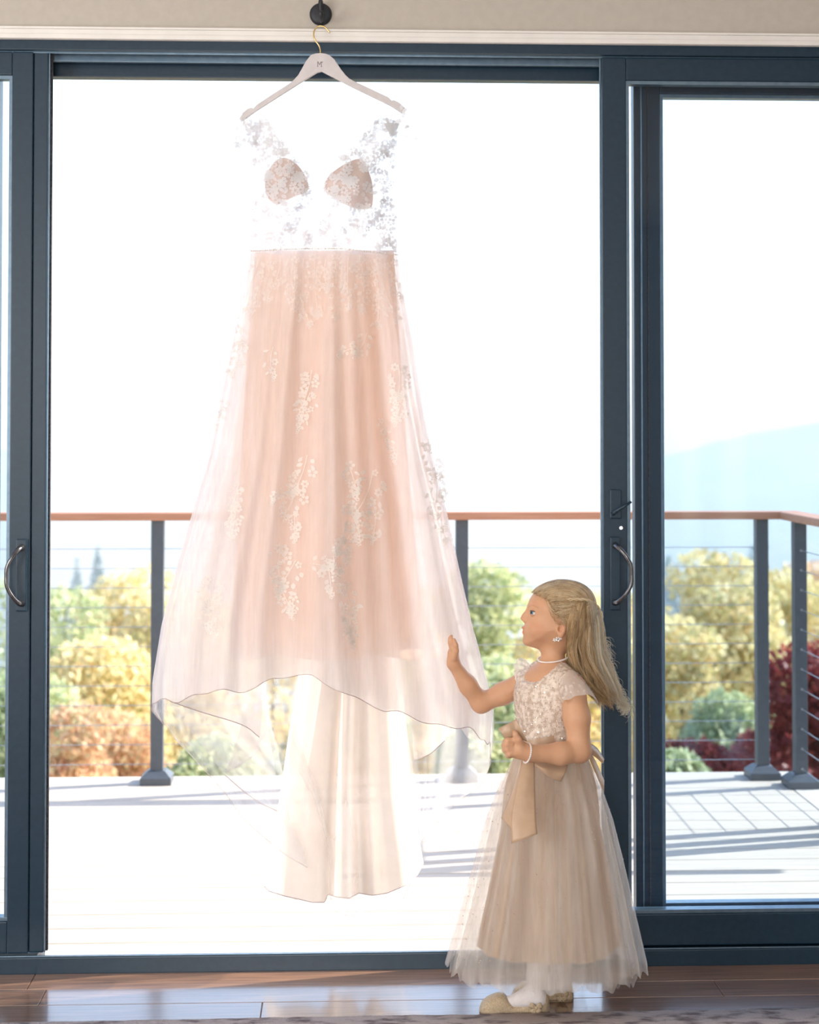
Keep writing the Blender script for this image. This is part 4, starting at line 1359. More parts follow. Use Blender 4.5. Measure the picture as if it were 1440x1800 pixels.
# ears
for s in (-1, 1):
    ex, ez = gp(988, 1104, HYD)[0], gp(988, 1104, HYD)[2]
    cc = float(head_c(np.array([ex]), np.array([ez]))[0])
    tlt = [(0.96, 0, -0.28), (0, 1, 0), (0.28, 0, 0.96)]
    body.ell(hp(988.5, 1103, s * (cc + 0.004)), (0.0125, 0.007, 0.0225), 0.005, tlt)
    body.ell(hp(986, 1116, s * (cc + 0.003)), (0.0075, 0.0055, 0.0085), 0.005)
    body.ell(hp(986.6, 1101.5, s * (cc + 0.0105)), (0.0072, 0.0058, 0.0150), 0.003, tlt, op='sub')
    body.ell(hp(984.5, 1107, s * (cc + 0.007)), (0.0045, 0.006, 0.0055), 0.003, op='sub')

LIPC = [hp(918.5, 1103.8, 0), hp(919.5, 1111.2, 0)]
def skin_tint(V):
    c = np.ones((len(V), 3))
    def blend(w, col):
        nonlocal c
        c = c * (1 - w[:, None]) + np.array(col) * w[:, None]
    for s in (-1, 1):
        d = np.linalg.norm((V - hp(946, 1104, s * 0.048)) / np.array([0.018, 0.02, 0.016]), axis=1)
        blend(0.5 * np.exp(-d ** 2), (1.0, 0.74, 0.70))
    for p, rr in ((LIPC[0], (0.0062, 0.0125, 0.0042)), (LIPC[1], (0.0062, 0.0110, 0.0044))):
        d = np.linalg.norm((V - p) / np.array(rr), axis=1)
        blend(np.clip((1.25 - d) * 3, 0, 1) * 0.65, (1.0, 0.66, 0.66))
    d = np.linalg.norm((V - hp(918, 1107.6, 0)) / np.array([0.008, 0.012, 0.0011]), axis=1)
    blend(np.clip((1.3 - d) * 2, 0, 1) * 0.7, (0.45, 0.20, 0.18))
    d = np.linalg.norm((V - hp(918.3, 1088, 0)) / np.array([0.008, 0.012, 0.008]), axis=1)
    blend(0.35 * np.exp(-d ** 2), (1.0, 0.75, 0.68))
    for s in (-1, 1):
        pts = smoothcurve([hp(929.5, 1067.5, s * .012), hp(932, 1064.5, s * .022), hp(938, 1064.5, s * .034), hp(946, 1068.5, s * .044)], 14)
        for p in pts:
            d = np.linalg.norm((V - p) / np.array([0.0032, 0.006, 0.0016]), axis=1)
            blend(np.clip(1.2 - d, 0, 1) * 0.30, (0.62, 0.50, 0.42))
        d = np.linalg.norm((V - hp(988, 1104, s * .06)) / np.array([0.014, 0.014, 0.024]), axis=1)
        blend(0.35 * np.clip(1.2 - d, 0, 1), (1.0, 0.70, 0.60))
    return c
M['skin'] = pm('warm_child_skin', (0.62, 0.345, 0.205), (0.65, 0.37, 0.225), 30, rough=0.48, spec=0.35, sss=0.22, sss_col=(1.0, 0.35, 0.18), vcol='tint', bump=0.03, bscale=900)
Vb, Qb = surface_nets(body.F, body.lo, body.h)
quad_object('body', Vb, Qb, M['skin'], root_girl, skin_tint, 2)
del body

# ---- eyes
M['sclera'] = pm('eye_white', (0.62, 0.59, 0.57), None, 30, rough=0.15)
M['iris'] = pm('blue_grey_iris', (0.10, 0.18, 0.26), (0.20, 0.32, 0.42), 400, rough=0.1)
M['pupil'] = pm('black_pupil', (0.004, 0.004, 0.005), None, 30, rough=0.05)
M['lash'] = pm('brown_lashes', (0.07, 0.04, 0.025), None, 30, rough=0.8)
M['lid'] = pm('eyelid_skin', (0.55, 0.29, 0.17), (0.58, 0.31, 0.185), 30, rough=0.5)
for s in (1, -1):
    ec = hp(939.8, 1078.0, s * 0.0258)
    er = 0.0108
    mb = MB(); mb.ball(ec, er, 20, 14)
    eb = mb.build('eyeball', M['sclera'], root_girl, True)
    g = np.array([-0.82, -0.50 * s, 0.20]); g /= np.linalg.norm(g)
    u = np.cross(g, [0, 0, 1.0]); u /= np.linalg.norm(u); w = np.cross(u, g)
    def capmesh(name, ang0, ang1, rr, mat):
        rows = []
        aa = np.linspace(0, 2 * math.pi, 20, endpoint=False)
        for q in np.linspace(ang1, ang0, 4):
            rows.append([ec + rr * (math.cos(q) * g + math.sin(q) * (math.cos(t) * u + math.sin(t) * w)) for t in aa])
        mb = MB(); mb.grid(np.array(rows), True); mb.build(name, mat, eb, True)
    capmesh('iris', 0.01, 0.60, er * 1.012, M['iris'])
    capmesh('pupil', 0.005, 0.27, er * 1.02, M['pupil'])
    # lids: bands of skin over the eyeball, upper and lower
    for nm, e0, e1 in (('upper_lid', 0.40, 1.5), ('lower_lid', -1.45, -0.36)):
        rows = []
        for q in np.linspace(e0, e1, 7):
            row = []
            for t in np.linspace(-1.35, 1.35, 16):
                qq = q * (math.cos(t * 0.85) if nm == 'upper_lid' else math.cos(t * .75)) ** 0.6
                rr = er * 1.07
                row.append(ec + rr * (math.cos(qq) * (math.cos(t) * g + math.sin(t) * u) + math.sin(qq) * w))
            rows.append(row)
        mb = MB(); mb.grid(np.array(rows))
        ld = mb.build(nm, M['lid'], eb, True)
        edge = rows[0] if nm == 'upper_lid' else rows[-1]
        if nm == 'upper_lid':
            mb = MB(); mb.tube(np.array(edge) + g * 0.0006, 0.0011, 5); mb.build('lash_line', M['lash'], eb)

# ---- hair
M['hair'] = pm('blonde_hair', (0.50, 0.31, 0.145), (0.84, 0.62, 0.345), 60, stretch=(1, 1, 0.15), rough=0.42, spec=0.6, trans_mix=0.35, lo=0.3, hi=0.7)
M['hairl'] = pm('light_blonde_strands', (0.88, 0.71, 0.46), (0.97, 0.87, 0.65), 80, stretch=(1, 1, 0.15), rough=0.4, spec=0.6, trans_mix=0.5, lo=0.3, hi=0.7)
HB = gp(930, 1260, HYD); HT = gp(1095, 1010, HYD)
hv = Vol((HB[0], HYD - 0.10, HB[2]), (HT[0], HYD + 0.10, HT[2]), 0.0025)
sl, f, X, Z, c = head_field(hv, 0.0055)
# keep only behind the hairline
hl = atn([944, 962, 974, 981, 985, 989, 997, 1001], [1034, 1041, 1053, 1068, 1082, 1088, 1094, 1135], HYD)
zl = hl[::-1, 2]; xl = hl[::-1, 0]
cut = np.interp(Z, zl, xl) - X                      # >0 in front of the hairline
cut = np.where(Z > hl[0, 2], -1, cut)
f = np.maximum(f, (cut * 0.7)[:, None, :].astype(np.float32))
hv.put(sl, f, 0.004, 'add')
flow = [(1029, 1056, 0.0), (1029, 1074, 0.0), (1030, 1100, 0.0), (1030, 1135, -0.004), (1036, 1165, -0.010), (1049, 1196, -0.014), (1066, 1222, -0.016), (1079, 1240, -0.018)]
FL = smoothcurve(flow, 60)
FR = np.interp(np.linspace(0, 1, 60), [0, .1, .25, .45, .65, .85, 1], [16, 22, 28, 33, 31, 26, 20])   # half thickness in px
for i in range(0, 46, 6):
    j = min(59, i + 6)
    a_, b_ = gp(FL[i][0], FL[i][1], HYD + FL[i][2]), gp(FL[j][0], FL[j][1], HYD + FL[j][2])
    hv.cone(a_, b_, FR[i] * 0.00098, FR[j] * 0.00098, 0.015)
Vh, Qh = surface_nets(hv.F, hv.lo, hv.h)
hair = quad_object('hair', Vh, Qh, M['hair'], root_girl, None, 2)
hr = np.random.default_rng(12)
sd_dark, sd_light, sd_pale = MB(), MB(), MB()
def strand(P3, r0, light):
    n = len(P3)
    r = r0 * np.interp(np.linspace(0, 1, n), [0, .1, .8, 1], [.7, 1, .9, .25])
    (sd_pale if light == 2 else sd_light if light else sd_dark).tube(P3, r, 3)
def on_head(px, py, off, s_=1):
    """points of the head surface (grown by off) that show at these picture points, on the near (1) or far (-1) side"""
    Yd = np.full(np.shape(px), HYD)
    for _ in range(4):
        Wp = atn(px, py, Yd)
        Yd = HYD - s_ * head_c(Wp[:, 0], Wp[:, 2], off)
    return atn(px, py, Yd), Yd
# swept back from the forehead to the tie
tie = (1030, 1057)
for k_ in range(260):
    q = hr.uniform(0, 1)
    sx = np.interp(q, [0, .3, .55, .75, 1], [937, 952, 964, 971, 980]) + hr.uniform(-1, 3)
    sy = np.interp(q, [0, .3, .55, .75, 1], [1042, 1041, 1054, 1068, 1086]) + hr.uniform(-2, 2)
    mx, my = (sx + tie[0]) / 2 + hr.uniform(-6, 6), (sy + tie[1]) / 2 - hr.uniform(0, 9) + 9 * (q > .7)
    ex, ey = tie[0] + hr.uniform(-4, 4), tie[1] + hr.uniform(-5, 8)
    P = smoothcurve([(sx, sy, 0), (mx, my, 0), (ex, ey, 0)], 14)
    W3, _ = on_head(P[:, 0], P[:, 1], 0.0064 + 0.0012 * hr.uniform(0, 1))
    strand(W3, hr.uniform(0.0005, 0.0009), hr.random() < .4)
# combed over the crown
CP = smoothcurve([(937, 1043, 0), (947, 1034, 0), (962, 1026, 0), (982, 1021, 0), (1003, 1022, 0), (1022, 1028, 0), (1037, 1040, 0), (1044, 1058, 0), (1043, 1078, 0)], 30)[:, :2]
for k_ in range(520):
    sc_ = 1.045 - 0.5 * hr.uniform(0, 1) ** 1.6
    i0 = int(hr.uniform(0, 9)); i1 = int(hr.uniform(20, 30))
    C_ = np.array([992, 1072]) + (CP[i0:i1] - np.array([992, 1072])) * (sc_ + np.linspace(0, -.06, i1 - i0))[:, None]
    C_[:, 0] += hr.uniform(-1.5, 1.5)
    W3, Yd = on_head(C_[:, 0], C_[:, 1], 0.0066 + 0.0012 * hr.uniform(0, 1), 1 if hr.random() < .75 else -1)
    strand(W3, hr.uniform(0.0005, 0.0009), hr.random() < .4)
# wispy strands over the temple and by the ear
for k_ in range(40):
    sx, sy = hr.uniform(958, 975), hr.uniform(1044, 1072)
    P = smoothcurve([(sx, sy, 0), (sx + hr.uniform(4, 10), sy + hr.uniform(8, 18), 0), (sx + hr.uniform(12, 24), sy + hr.uniform(20, 34), 0), (hr.uniform(992, 1008), hr.uniform(1090, 1110), 0)], 14)
    W3, _ = on_head(P[:, 0], P[:, 1], 0.006)
    strand(W3, 0.0004, hr.random() < .5)
# long waves falling behind the ear
for lk in range(90):
    aa = hr.uniform(0, 6.28); ra = math.sqrt(hr.uniform(0.12, 1))
    oa, ob = ra * math.cos(aa), ra * math.sin(aa)
    ph = hr.uniform(0, 6.28); fq = hr.uniform(1.7, 2.6); am = hr.uniform(4, 9)
    end = hr.uniform(.80, 1.0)
    s0 = hr.uniform(0, .16)
    offs = hr.uniform(0.008, 0.0145)
    for st in range(24):
        ja, jb = oa + hr.normal(0, .055), ob + hr.normal(0, .055)
        n = 26
        t = np.linspace(s0, end + hr.uniform(-.08, .03), n)
        cx_ = np.interp(t, np.linspace(0, 1, 60), FL[:, 0]); cy_ = np.interp(t, np.linspace(0, 1, 60), FL[:, 1]); cz_ = np.interp(t, np.linspace(0, 1, 60), FL[:, 2])
        R_ = np.interp(t, np.linspace(0, 1, 60), FR) * (1.0 + .12 * t)
        wv = am * np.clip((t - .15) * 1.4, 0, 1) * np.sin(2 * math.pi * fq * t + ph)
        x = cx_ + R_ * ja * (1 - .35 * np.clip((t - .7) / .3, 0, 1)) + wv * .8
        y = cy_ + 6 * np.clip(t - .85, 0, 1) * hr.uniform(-1, 1) * 10 + R_ * ja * -.25 * t
        Yd = HYD + cz_ - R_ * 0.00150 * jb * 1.25 + wv * 0.0006 * math.cos(ph)
        if jb > -0.3:
            _, Yh_ = on_head(x, y, offs)
            Yh_ = Yh_ - 0.003 * np.sin(2 * math.pi * fq * 1.6 * t + ph) * hr.uniform(.6, 1)
            Yd = np.where(Yh_ < HYD - 0.012, np.minimum(Yd, Yh_), Yd)
        light = int(hr.random() < np.clip(.30 + .8 * ja, .15, .95)) * (2 if ja > .15 and hr.random() < .8 else 1)  # lighter strands towards the back, backlight put into their colours
        strand(atn(x, y, Yd), hr.uniform(0.0004, 0.00065), light)
# frizzy curls at the back, their backlight put into the pale colour
for k_ in range(760):
    t0 = hr.uniform(.30, 1.0) ** .8
    i = int(t0 * 59)
    x0 = FL[i][0] + FR[i] * hr.uniform(.55, 1.0); y0 = FL[i][1] + hr.uniform(-6, 6)
    n = 22; t = np.linspace(0, 1, n)
    rr = hr.uniform(3, 9); tr_ = hr.uniform(0.8, 2.0); ph = hr.uniform(0, 6.28)
    x = x0 + t * hr.uniform(2, 15) + rr * t * np.cos(ph + tr_ * 2 * math.pi * t)
    y = y0 + t * hr.uniform(4, 22) + rr * t * np.sin(ph + tr_ * 2 * math.pi * t)
    strand(atn(x, y, HYD + hr.uniform(-.03, .03) + 0.008 * np.sin(ph + tr_ * 6.28 * t)), 0.00042, 2)
o_ = sd_dark.build('hair_strands', M['hair'], hair, True); o_['kind'] = 'stuff'
M['hairp'] = pm('backlit_pale_strands', (0.90, 0.83, 0.68), (0.97, 0.93, 0.84), 80, rough=0.4, spec=0.6, trans_mix=0.5)  # backlight on the hair put into this strand colour
o_ = sd_pale.build('backlit_hair_strands', M['hairp'], hair, True); o_['kind'] = 'stuff'
o_ = sd_light.build('light_hair_strands', M['hairl'], hair, True); o_['kind'] = 'stuff'
# twisted lock pulled to the back of the head
mb = MB()
n = 40; t = np.linspace(0, 1, n)
base = smoothcurve([(998, 1054, 0), (1016, 1054, 0), (1032, 1055, 0), (1046, 1062, 0), (1056, 1076, 0), (1059, 1086, 0)], n)
_, Yt_ = on_head(base[:, 0], base[:, 1], 0.010)
cc = HYD - Yt_
for ph in (0, math.pi):
    P = atn(base[:, 0] + 1.4 * np.cos(t * 26 + ph), base[:, 1] + 1.6 * np.sin(t * 26 + ph), HYD - cc - 0.0015 * np.cos(t * 26 + ph))
    mb.tube(P, np.interp(t, [0, .25, .8, 1], [0.0012, 0.0026, 0.0026, 0.001]), 6)
mb.build('twisted_lock', M['hairl'], hair, True)

# ---- dress of the girl
M['bodice'] = pm('champagne_lace_bodice', (0.56, 0.43, 0.34), (0.82, 0.71, 0.61), 85, rough=0.45, spec=0.5, bump=0.3, bscale=160, lo=0.40, hi=0.60, detail=3)
M['sash'] = pm('beige_satin_ribbon', (0.50, 0.335, 0.215), (0.54, 0.37, 0.245), 40, rough=0.36, spec=0.5, sheen=0.2)
M['gtulle'] = cloth('cream_tulle', (0.95, 0.91, 0.86), 0.36, 0.5, var=0.02, streak=0.12)
M['gtulle2'] = cloth('cream_inner_tulle', (0.94, 0.89, 0.82), 0.32, 0.5, var=0.02, streak=0.15)
M['glining'] = cloth('champagne_satin_skirt', (0.64, 0.43, 0.26), 1.0, 0.32, var=0.03, gloss=0.3, rough=0.45)
M['gsleeve'] = cloth('cream_lace_sleeve', (0.97, 0.92, 0.85), 0.72, 0.62, var=0.05)
M['sequin'] = pm('sequins', (0.75, 0.62, 0.50), (0.95, 0.88, 0.8), 500, rough=0.12, metal=0.7)
M['pearl'] = pm('pearls', (0.80, 0.72, 0.68), (0.86, 0.79, 0.75), 100, rough=0.18, spec=0.8, coat=0.5)
M['crystal'] = pm('crystal', (0.80, 0.78, 0.76), (0.95, 0.93, 0.92), 400, rough=0.08, metal=0.4)
lo = gp(892, 1345, GY); hi = gp(1030, 1160, GY)
bv = Vol((lo[0] - .01, -0.43, lo[2]), (hi[0] + .02, -0.09, hi[2]), 0.0025)
torso(bv, 0.0065)
shoulders(bv, 0.0035)
X, Yg, Zg = (bv.lo[i] + np.arange(bv.n[i]) * bv.h for i in range(3))
X, Yg, Zg = X[:, None, None], Yg[None, :, None], Zg[None, None, :]
c0 = gp(960, 1230, GY)
fw = (X - c0[0]) * FV[0] + (Yg - c0[1]) * FV[1]; sw = (X - c0[0]) * SV[0] + (Yg - c0[1]) * SV[1]
zf = gp(948, 1197, GY)[2]; zb = gp(975, 1172, GY)[2]
neck = zf + (zb - zf) * np.clip((0.058 - fw) / 0.055, 0, 1.2) + 0.55 * np.maximum(np.abs(sw) - 0.028, 0)
bv.F = np.maximum(bv.F, (Zg - neck) * 0.8)
bv.F = np.maximum(bv.F, np.abs(sw) - 0.100)
nk = gp(972, 1165, -0.262)
bv.F = np.maximum(bv.F, 0.041 - np.sqrt((X - nk[0]) ** 2 + (Yg - nk[1]) ** 2 + (0.55 * (Zg - nk[2])) ** 2))
Vo, Qo = surface_nets(bv.F, bv.lo, bv.h)
bod = quad_object('lace_bodice', Vo, Qo, M['bodice'], root_girl, None, 1)
# sequins on the bodice front
sq = MB()
e_ = Vo[Qo].mean(1)
nrm = np.cross(Vo[Qo[:, 1]] - Vo[Qo[:, 0]], Vo[Qo[:, 2]] - Vo[Qo[:, 0]]); nrm /= np.linalg.norm(nrm, axis=1)[:, None] + 1e-12
cand = np.where((nrm[:, 1] < 0.3) & (e_[:, 2] > gp(950, 1312, GY)[2]))[0]
for i in hr.choice(cand, 900, replace=False):
    p = e_[i] + nrm[i] * 0.0012
    t1 = np.cross(nrm[i], hr.normal(size=3)); t1 /= np.linalg.norm(t1); t2 = np.cross(nrm[i], t1)
    tilt = hr.normal(0, .35, 2)
    r = hr.uniform(0.0007, 0.0015)
    sq.add([p + r * (math.cos(a) * (t1 + tilt[0] * nrm[i]) + math.sin(a) * (t2 + tilt[1] * nrm[i])) for a in np.linspace(0, 6.28, 7)[:-1]], [(0, 1, 2, 3, 4, 5)])
o_ = sq.build('sequins', M['sequin'], bod); o_['kind'] = 'stuff'
M['glace'] = pm('cream_lace_flowers', (0.80, 0.70, 0.61), (0.90, 0.82, 0.74), 200, rough=0.5)
def lace_flowers(name, pts, nrms, rmin, rmax, par, mat):
    mb = MB()
    for p, n_ in zip(pts, nrms):
        t1 = np.cross(n_, hr.normal(size=3)); t1 /= np.linalg.norm(t1) + 1e-9; t2 = np.cross(n_, t1)
        r = hr.uniform(rmin, rmax)
        for k in range(5):
            a = k * 2 * math.pi / 5
            d = math.cos(a) * t1 + math.sin(a) * t2; e = -math.sin(a) * t1 + math.cos(a) * t2
            mb.add([p + d * r * .2, p + d * r * .6 + e * r * .36 + n_ * r * .15, p + d * r + n_ * r * .1, p + d * r * .6 - e * r * .36 + n_ * r * .15], [(0, 1, 2, 3)])
    o = mb.build(name, mat, par); o['kind'] = 'stuff'
sel = hr.choice(cand, 330, replace=False)
lace_flowers('bodice_lace', e_[sel] + nrm[sel] * 0.0009, nrm[sel], 0.0024, 0.0046, bod, M['glace'])
# flutter sleeves
def flutter(seam, hem_, depth_s, depth_h, nm):
    a_ = smoothcurve([(x, y, d) for (x, y), d in zip(seam, depth_s)], 40)
    b_ = smoothcurve([(x, y, d) for (x, y), d in zip(hem_, depth_h)], 40)
    rows = []
    for v in np.linspace(0, 1, 16):
        q = a_ * (1 - v) + b_ * v
        bulge = math.sin(math.pi * min(1, v * .85 + .1))
        ruf = np.sin(np.linspace(0, 1, 40) * 26) * v
        rows.append(atn(q[:, 0] + 1.2 * ruf, q[:, 1] - 3.5 * bulge + 1.0 * ruf, q[:, 2] - 0.010 * bulge + 0.0035 * ruf))
    R3 = np.array(rows)
    mb = MB(); mb.grid(R3); o = mb.build(nm, M['gsleeve'], root_girl, True)
    ii, jj = hr.integers(1, 14, 110), hr.integers(1, 38, 110)
    nn = np.cross(R3[ii + 1, jj] - R3[ii, jj], R3[ii, jj + 1] - R3[ii, jj]); nn /= np.linalg.norm(nn, axis=1)[:, None] + 1e-9
    nn *= np.where(nn[:, 1] > 0, -1, 1)[:, None]
    lace_flowers('sleeve_lace', R3[ii, jj] + nn * 0.0012, nn, 0.0024, 0.0044, o, M['glace'])
    return o
flutter([(984, 1230), (984, 1208), (990, 1190), (1004, 1180), (1018, 1186), (1030, 1205)], [(988, 1236), (994, 1232), (1010, 1226), (1032, 1221), (1050, 1232), (1052, 1248)],
        [-.375, -.385, -.385, -.36, -.32, -.29], [-.405, -.428, -.435, -.425, -.37, -.30], 'flutter_sleeve')
flutter([(936, 1172), (928, 1176), (920, 1186), (918, 1200)], [(914, 1156), (905, 1166), (903, 1184), (908, 1200)], [-.20, -.20, -.205, -.21], [-.15, -.17, -.19, -.21], 'flutter_sleeve')
# skirt
SR_Y = [1325, 1345, 1380, 1440, 1510, 1580, 1640, 1690, 1720, 1760]
SR_L = [906, 896, 878, 856, 838, 820, 803, 789, 784, 782]
SR_R = [1030, 1040, 1055, 1075, 1091, 1106, 1119, 1130, 1134, 1137]
def gs_rows(y, k):
    L, R = np.interp(y, SR_Y, SR_L), np.interp(y, SR_Y, SR_R)
    return (L + R) / 2, (R - L) / 2 * k
def gs_ry(y): return np.interp(y, [1325, 1345, 1440, 1700], [0.076, 0.088, 0.135, 0.212])
def gs_hem(th):
    d = np.degrees(th)
    return np.interp(np.abs(d), [0, 30, 55, 75, 90, 130, 180], [1738, 1734, 1722, 1706, 1694, 1672, 1662]) + np.where(d > 0, 8, 0) * np.sin(th) 
def gs_fold(th, y, amp, ph):
    A = np.interp(y, [1325, 1400, 1550, 1740], [0.001, 0.008, 0.018, 0.026]) * amp
    w = np.cos(5 * th + 0.3 + ph) + .7 * np.cos(9 * th + 1.2 + ph) + .35 * np.cos(23 * th + ph)
    return A * (w - .45 * np.abs(w))
gth = np.linspace(-math.pi, math.pi, 220)
def gskirt(name, mat, k, kr, amp, ph, dh, rag):
    H = gs_hem(gth) + dh + rag * (np.sin(13 * gth + ph) + .7 * np.sin(29 * gth + 2 * ph) + .5 * np.sin(47 * gth))
    rows = []
    for v in np.linspace(0, 1, 54):
        y = 1328 + v * (H - 1328)
        cx, hw = gs_rows(y, 1.0)
        kk = 1 - (1 - k) * np.clip((y - 1328) / 120, 0, 1)
        rf = gs_fold(gth, y, amp, ph)
        rw = rf / 0.00141 * np.abs(np.sin(gth)) * 0.25
        x = cx + hw * kk * np.sin(gth) + rw * np.sign(-np.sin(gth))
        Y = GY - gs_ry(y) * kk * kr * np.cos(gth) + rf * np.sign(np.cos(gth))
        rows.append(atn(x, y, Y))
    mb = MB(); mb.grid(np.array(rows))
    return mb.build(name, mat, root_girl, True), np.array(rows)
gskirt('skirt_lining', M['glining'], 0.76, 0.80, 1.0, 0.9, -44, 1.0)
gskirt('inner_tulle_skirt', M['gtulle2'], 0.90, 0.92, 1.0, 2.2, 2, 5.0)
ts, trow = gskirt('tulle_skirt', M['gtulle'], 1.0, 1.0, 1.15, 0.0, 5, 5.0)
sp = MB()
for _ in range(170):
    i, j = hr.integers(8, 50), hr.integers(30, 190)
    sp.ball(trow[i, j] + np.array([0, -0.0012, 0]), hr.uniform(0.0009, 0.0016), 5, 4)
o_ = sp.build('skirt_sparkles', M['sequin'], ts); o_['kind'] = 'stuff'
# sash around the waist
rows = []
th = np.linspace(-math.pi, math.pi, 90)
for v in np.linspace(0, 1, 8):
    cy_ = 1292 + 40 * v
    x = 964 + (57 + 3 * math.sin(math.pi * v)) * np.sin(th)
    Y = GY - (0.0815 + 0.002 * math.sin(math.pi * v)) * np.cos(th)
    y = cy_ + 14 * (1 - v) * np.clip(-np.sin(th - .2), -1, 1) + 1.2 * np.sin(3 * th + 5 * v)
    rows.append(atn(x, y, Y))
mb = MB(); mb.grid(np.array(rows)); sash = mb.build('sash', M['sash'], root_girl, True)
def ribbon(name, left, right, dl_, dr_, curl=0.006, th_=0.0012, par=None):
    """a strip of satin between two edge polylines (picture points with distances)"""
    a_ = smoothcurve([(x, y, d) for (x, y), d in zip(left, dl_)], 26)
    b_ = smoothcurve([(x, y, d) for (x, y), d in zip(right, dr_)], 26)
    rows = []
    for v in np.linspace(0, 1, 12):
        q = a_ * (1 - v) + b_ * v
        rows.append(atn(q[:, 0], q[:, 1], q[:, 2] - curl * math.sin(math.pi * v) + 0.002 * np.sin(np.linspace(0, 9, 26) + 3 * v)))
    R = np.array(rows)
    mb = MB(); mb.grid(R)
    o = mb.build(name, M['sash'], par or root_girl, True)
    md = o.modifiers.new('thickness', 'SOLIDIFY'); md.thickness = th_
    return o
# held loop end sticking out of the hand
ribbon('bow_loop', [(876, 1281), (892, 1272.5), (908, 1264)], [(890, 1300), (910, 1299), (927, 1303)], [-.452] * 3, [-.447] * 3, 0.008, par=sash)
# loop below the forearm
ribbon('bow_loop', [(938, 1338), (962, 1341), (1000, 1346)], [(942, 1347), (964, 1365), (986, 1374)], [-.40, -.40, -.385], [-.415, -.42, -.40], 0.012, par=sash)
# tails
ribbon('bow_tail', [(917, 1330), (914, 1352), (906, 1395), (899, 1440), (899, 1483)], [(939, 1330), (940, 1350), (941, 1395), (942, 1435), (945, 1466)], [-.405, -.415, -.44, -.463, -.48], [-.405, -.415, -.44, -.463, -.48], 0.006, par=sash)
ribbon('bow_tail', [(914, 1335), (910, 1360), (897, 1400), (881, 1438)], [(918, 1335), (914, 1365), (908, 1405), (901, 1460)], [-.400, -.405, -.42, -.43], [-.408, -.418, -.445, -.468], 0.003, par=sash)
# bow at the back
ribbon('back_bow', [(1036, 1306), (1050, 1316), (1062, 1335)], [(1034, 1322), (1046, 1330), (1060, 1342)], [-.24, -.22, -.21], [-.25, -.24, -.22], 0.01, par=sash)
ribbon('back_bow_tail', [(1040, 1325), (1050, 1345), (1062, 1372)], [(1034, 1330), (1048, 1362), (1061, 1396)], [-.24, -.22, -.21], [-.25, -.24, -.22], 0.004, par=sash)
# necklace, bracelet, earring
mb = MB()
nc = gp(973, 1156, -0.2625)
phs = np.radians(np.linspace(-60, 175, 60))
P = np.stack([nc[0] - 0.0385 * np.cos(phs), nc[1] - 0.0385 * np.sin(phs), nc[2] - 0.0075 * np.cos(phs - math.radians(40))], -1)
for p in P: mb.ball(p, 0.0023, 7, 5)
o_ = mb.build('pearl_necklace', M['pearl'], root_girl, True); o_['kind'] = 'stuff'
mb = MB()
bc = gp(926.5, 1324, -0.4465); ax_ = (gp(985, 1325, -0.42) - gp(914, 1319, HD)); ax_ /= np.linalg.norm(ax_)
ax_ = ax_ + np.array([0.05, 0, -0.12]); ax_ /= np.linalg.norm(ax_)
u = np.cross(ax_, [0, 1.0, 0]); u /= np.linalg.norm(u); w = np.cross(ax_, u)
for a in np.linspace(0, 2 * math.pi, 30, endpoint=False):
    mb.ball(bc + 0.0225 * (math.cos(a) * u + math.sin(a) * w), 0.0026, 7, 5)
o_ = mb.build('pearl_bracelet', M['pearl'], root_girl, True); o_['kind'] = 'stuff'
er_ = thing_loc = None
mb = MB()
ex, ez = gp(981, 1122, HYD)[0], gp(981, 1122, HYD)[2]
cE = float(head_c(np.array([ex]), np.array([ez]))[0]) + 0.008
for fx, fy, fr_ in ((983, 1115.5, 4.2), (981.5, 1123.5, 5.0), (975.5, 1125, 3.4), (986, 1122, 3.0)):
    for a in np.linspace(0, 2 * math.pi, 5, endpoint=False):
        mb.ball(hp(fx + fr_ * .62 * math.cos(a + fx), fy + fr_ * .62 * math.sin(a + fx), cE), np.array([.0024, .0014, .0024]) * fr_ / 4.2, 6, 4)
    mb.ball(hp(fx, fy, cE + .001), 0.0014, 6, 4)
o_ = mb.build('crystal_earring', M['crystal'], root_girl, True); o_['kind'] = 'stuff'

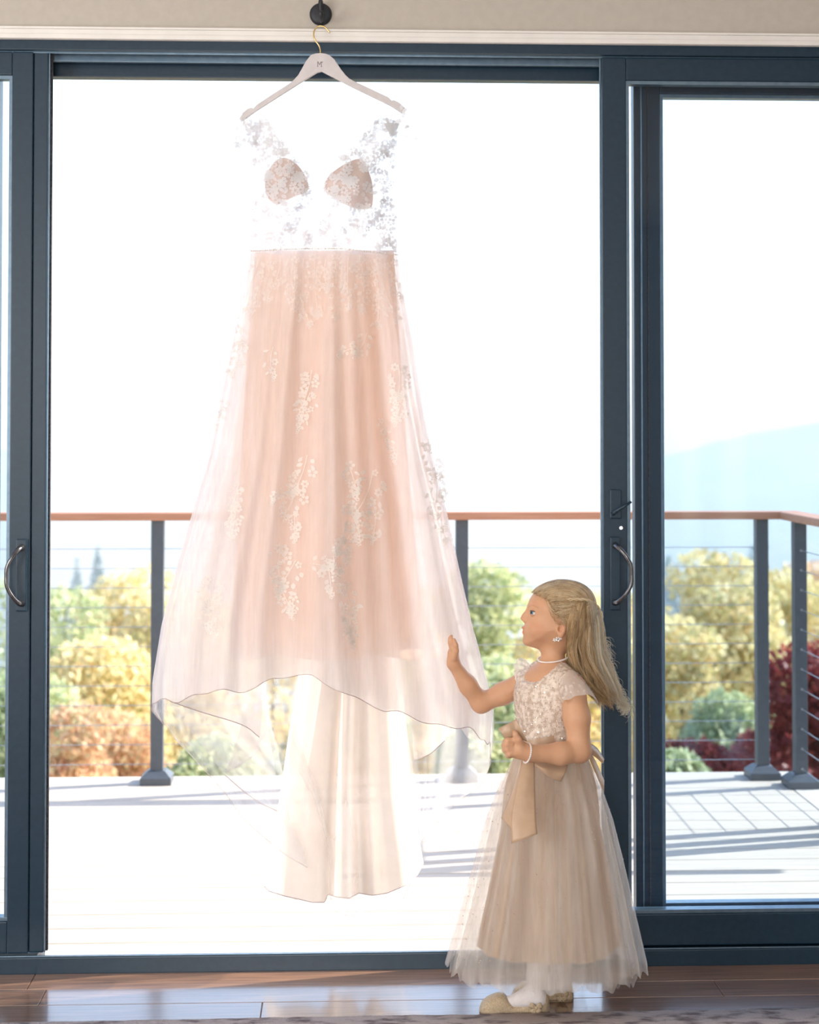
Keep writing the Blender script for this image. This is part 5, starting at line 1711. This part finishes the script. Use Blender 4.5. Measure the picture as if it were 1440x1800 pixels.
# ---- legs, shoes
M['tights'] = pm('white_tights', (0.72, 0.68, 0.69), (0.78, 0.74, 0.74), 90, rough=0.8, bump=0.1, bscale=700)
M['shoe'] = pm('gold_glitter_shoe', (0.48, 0.37, 0.24), (0.64, 0.52, 0.36), 400, rough=0.42, metal=0.25, bump=0.4, bscale=700, lo=.4, hi=.6)
M['sole'] = pm('tan_sole', (0.22, 0.16, 0.10), None, 60, rough=0.7)
def foot(pxh, pxt, Yf, kneepx):
    xh, xt = at(pxh, 1770, Yf).x, at(pxt, 1770, Yf).x
    L = xh - xt
    # tights
    lv = Vol((xt - .01, Yf - .07, 0.0), (xh + .06, Yf + .07, 0.46), 0.003)
    lv.chain([(xt + .022, Yf, .014), (xt + .055, Yf, .018), (xh - .055, Yf, .034), (xh - .026, Yf, .026)], [.008, .014, .0215, .0185], .012)
    kx = at(kneepx, 1500, Yf).x
    lv.chain([(xh - .032, Yf, .035), (xh - .03, Yf, .085), (xh - .024, Yf + .002, .18), (kx, GY * .5 + Yf * .5, .30), (kx, GY * .75 + Yf * .25, .42)], [.024, .0235, .033, .034, .038], .015)
    V_, Q_ = surface_nets(lv.F, lv.lo, lv.h)
    quad_object('tights', V_, Q_, M['tights'], root_girl, None, 2)
    # ballet flat
    sN = np.linspace(0, 1, 44)                     # 0 = heel, 1 = toe
    hw = np.interp(sN, [0, .05, .15, .35, .55, .72, .86, .95, .985, 1], [.006, .019, .0245, .0245, .0275, .032, .0305, .023, .016, .004])
    ht = np.interp(sN, [0, .04, .12, .22, .4, .52, .60, .66, .76, .88, .96, 1], [.022, .047, .052, .040, .021, .021, .036, .0455, .0445, .036, .026, .012])
    rows = []
    aa = np.linspace(0, 2 * math.pi, 28, endpoint=False)
    for s, w_, h_ in zip(sN, hw, ht):
        ca, sa = np.cos(aa), np.sin(aa)
        yy = w_ * np.sign(ca) * np.abs(ca) ** .75
        zz = np.where(sa > 0, 0.008 + (h_ - 0.008) * np.abs(sa) ** .8, 0.008 - 0.006 * np.abs(sa) ** .5)
        rows.append(np.stack([np.full(28, xh - L * s), Yf + yy + 0.004 * math.sin(s * 3), zz], -1))
    mb = MB(); mb.grid(np.array(rows), True)
    mb.f.append(tuple(range(28))[::-1]); mb.f.append(tuple((43 * 28) + j for j in range(28)))
    sh = mb.build('shoe', M['shoe'], root_girl, True)
    rows2 = []
    for s, w_ in zip(sN, hw):
        rows2.append([(xh - L * s, Yf + q * w_ * 1.04 + 0.004 * math.sin(s * 3), z) for q, z in ((-1, .0005), (1, .0005), (1, .0045), (-1, .0045))])
    mb = MB(); mb.grid(np.array(rows2), True); mb.build('sole', M['sole'], sh)
    xb, zb_ = xh - L * 0.21, .020
    rows = []
    for sx, sz, L_ in ((-1, .5, .018), (1, .6, .016), (-.8, -1, .016), (.8, -1.0, .015)):
        mb = MB()
        d = np.array([sx, 0, sz]); d /= np.linalg.norm(d); nn = np.array([-d[2], 0, d[0]])
        P = [np.array([xb, Yf - .029, zb_]) + d * L_ * t for t in (0, .35, .7, 1)]
        mb.grid(np.array([[p + nn * wv * e + np.array([0, -.003 * math.sin(q), 0]) for e in (-1, -.3, .3, 1)] for p, wv, q in zip(P, (.002, .006, .0075, .006), (0, 1, 2, 2.6))]))
        o = mb.build('shoe_bow', M['shoe'], sh, True)
        md = o.modifiers.new('thickness', 'SOLIDIFY'); md.thickness = 0.0015
    mb = MB(); mb.ball((xb, Yf - .031, zb_), (.0042, .003, .0048), 8, 6); mb.build('bow_knot', M['shoe'], sh, True)
foot(966, 843, -0.330, 950)
foot(1008, 900, -0.245, 985)
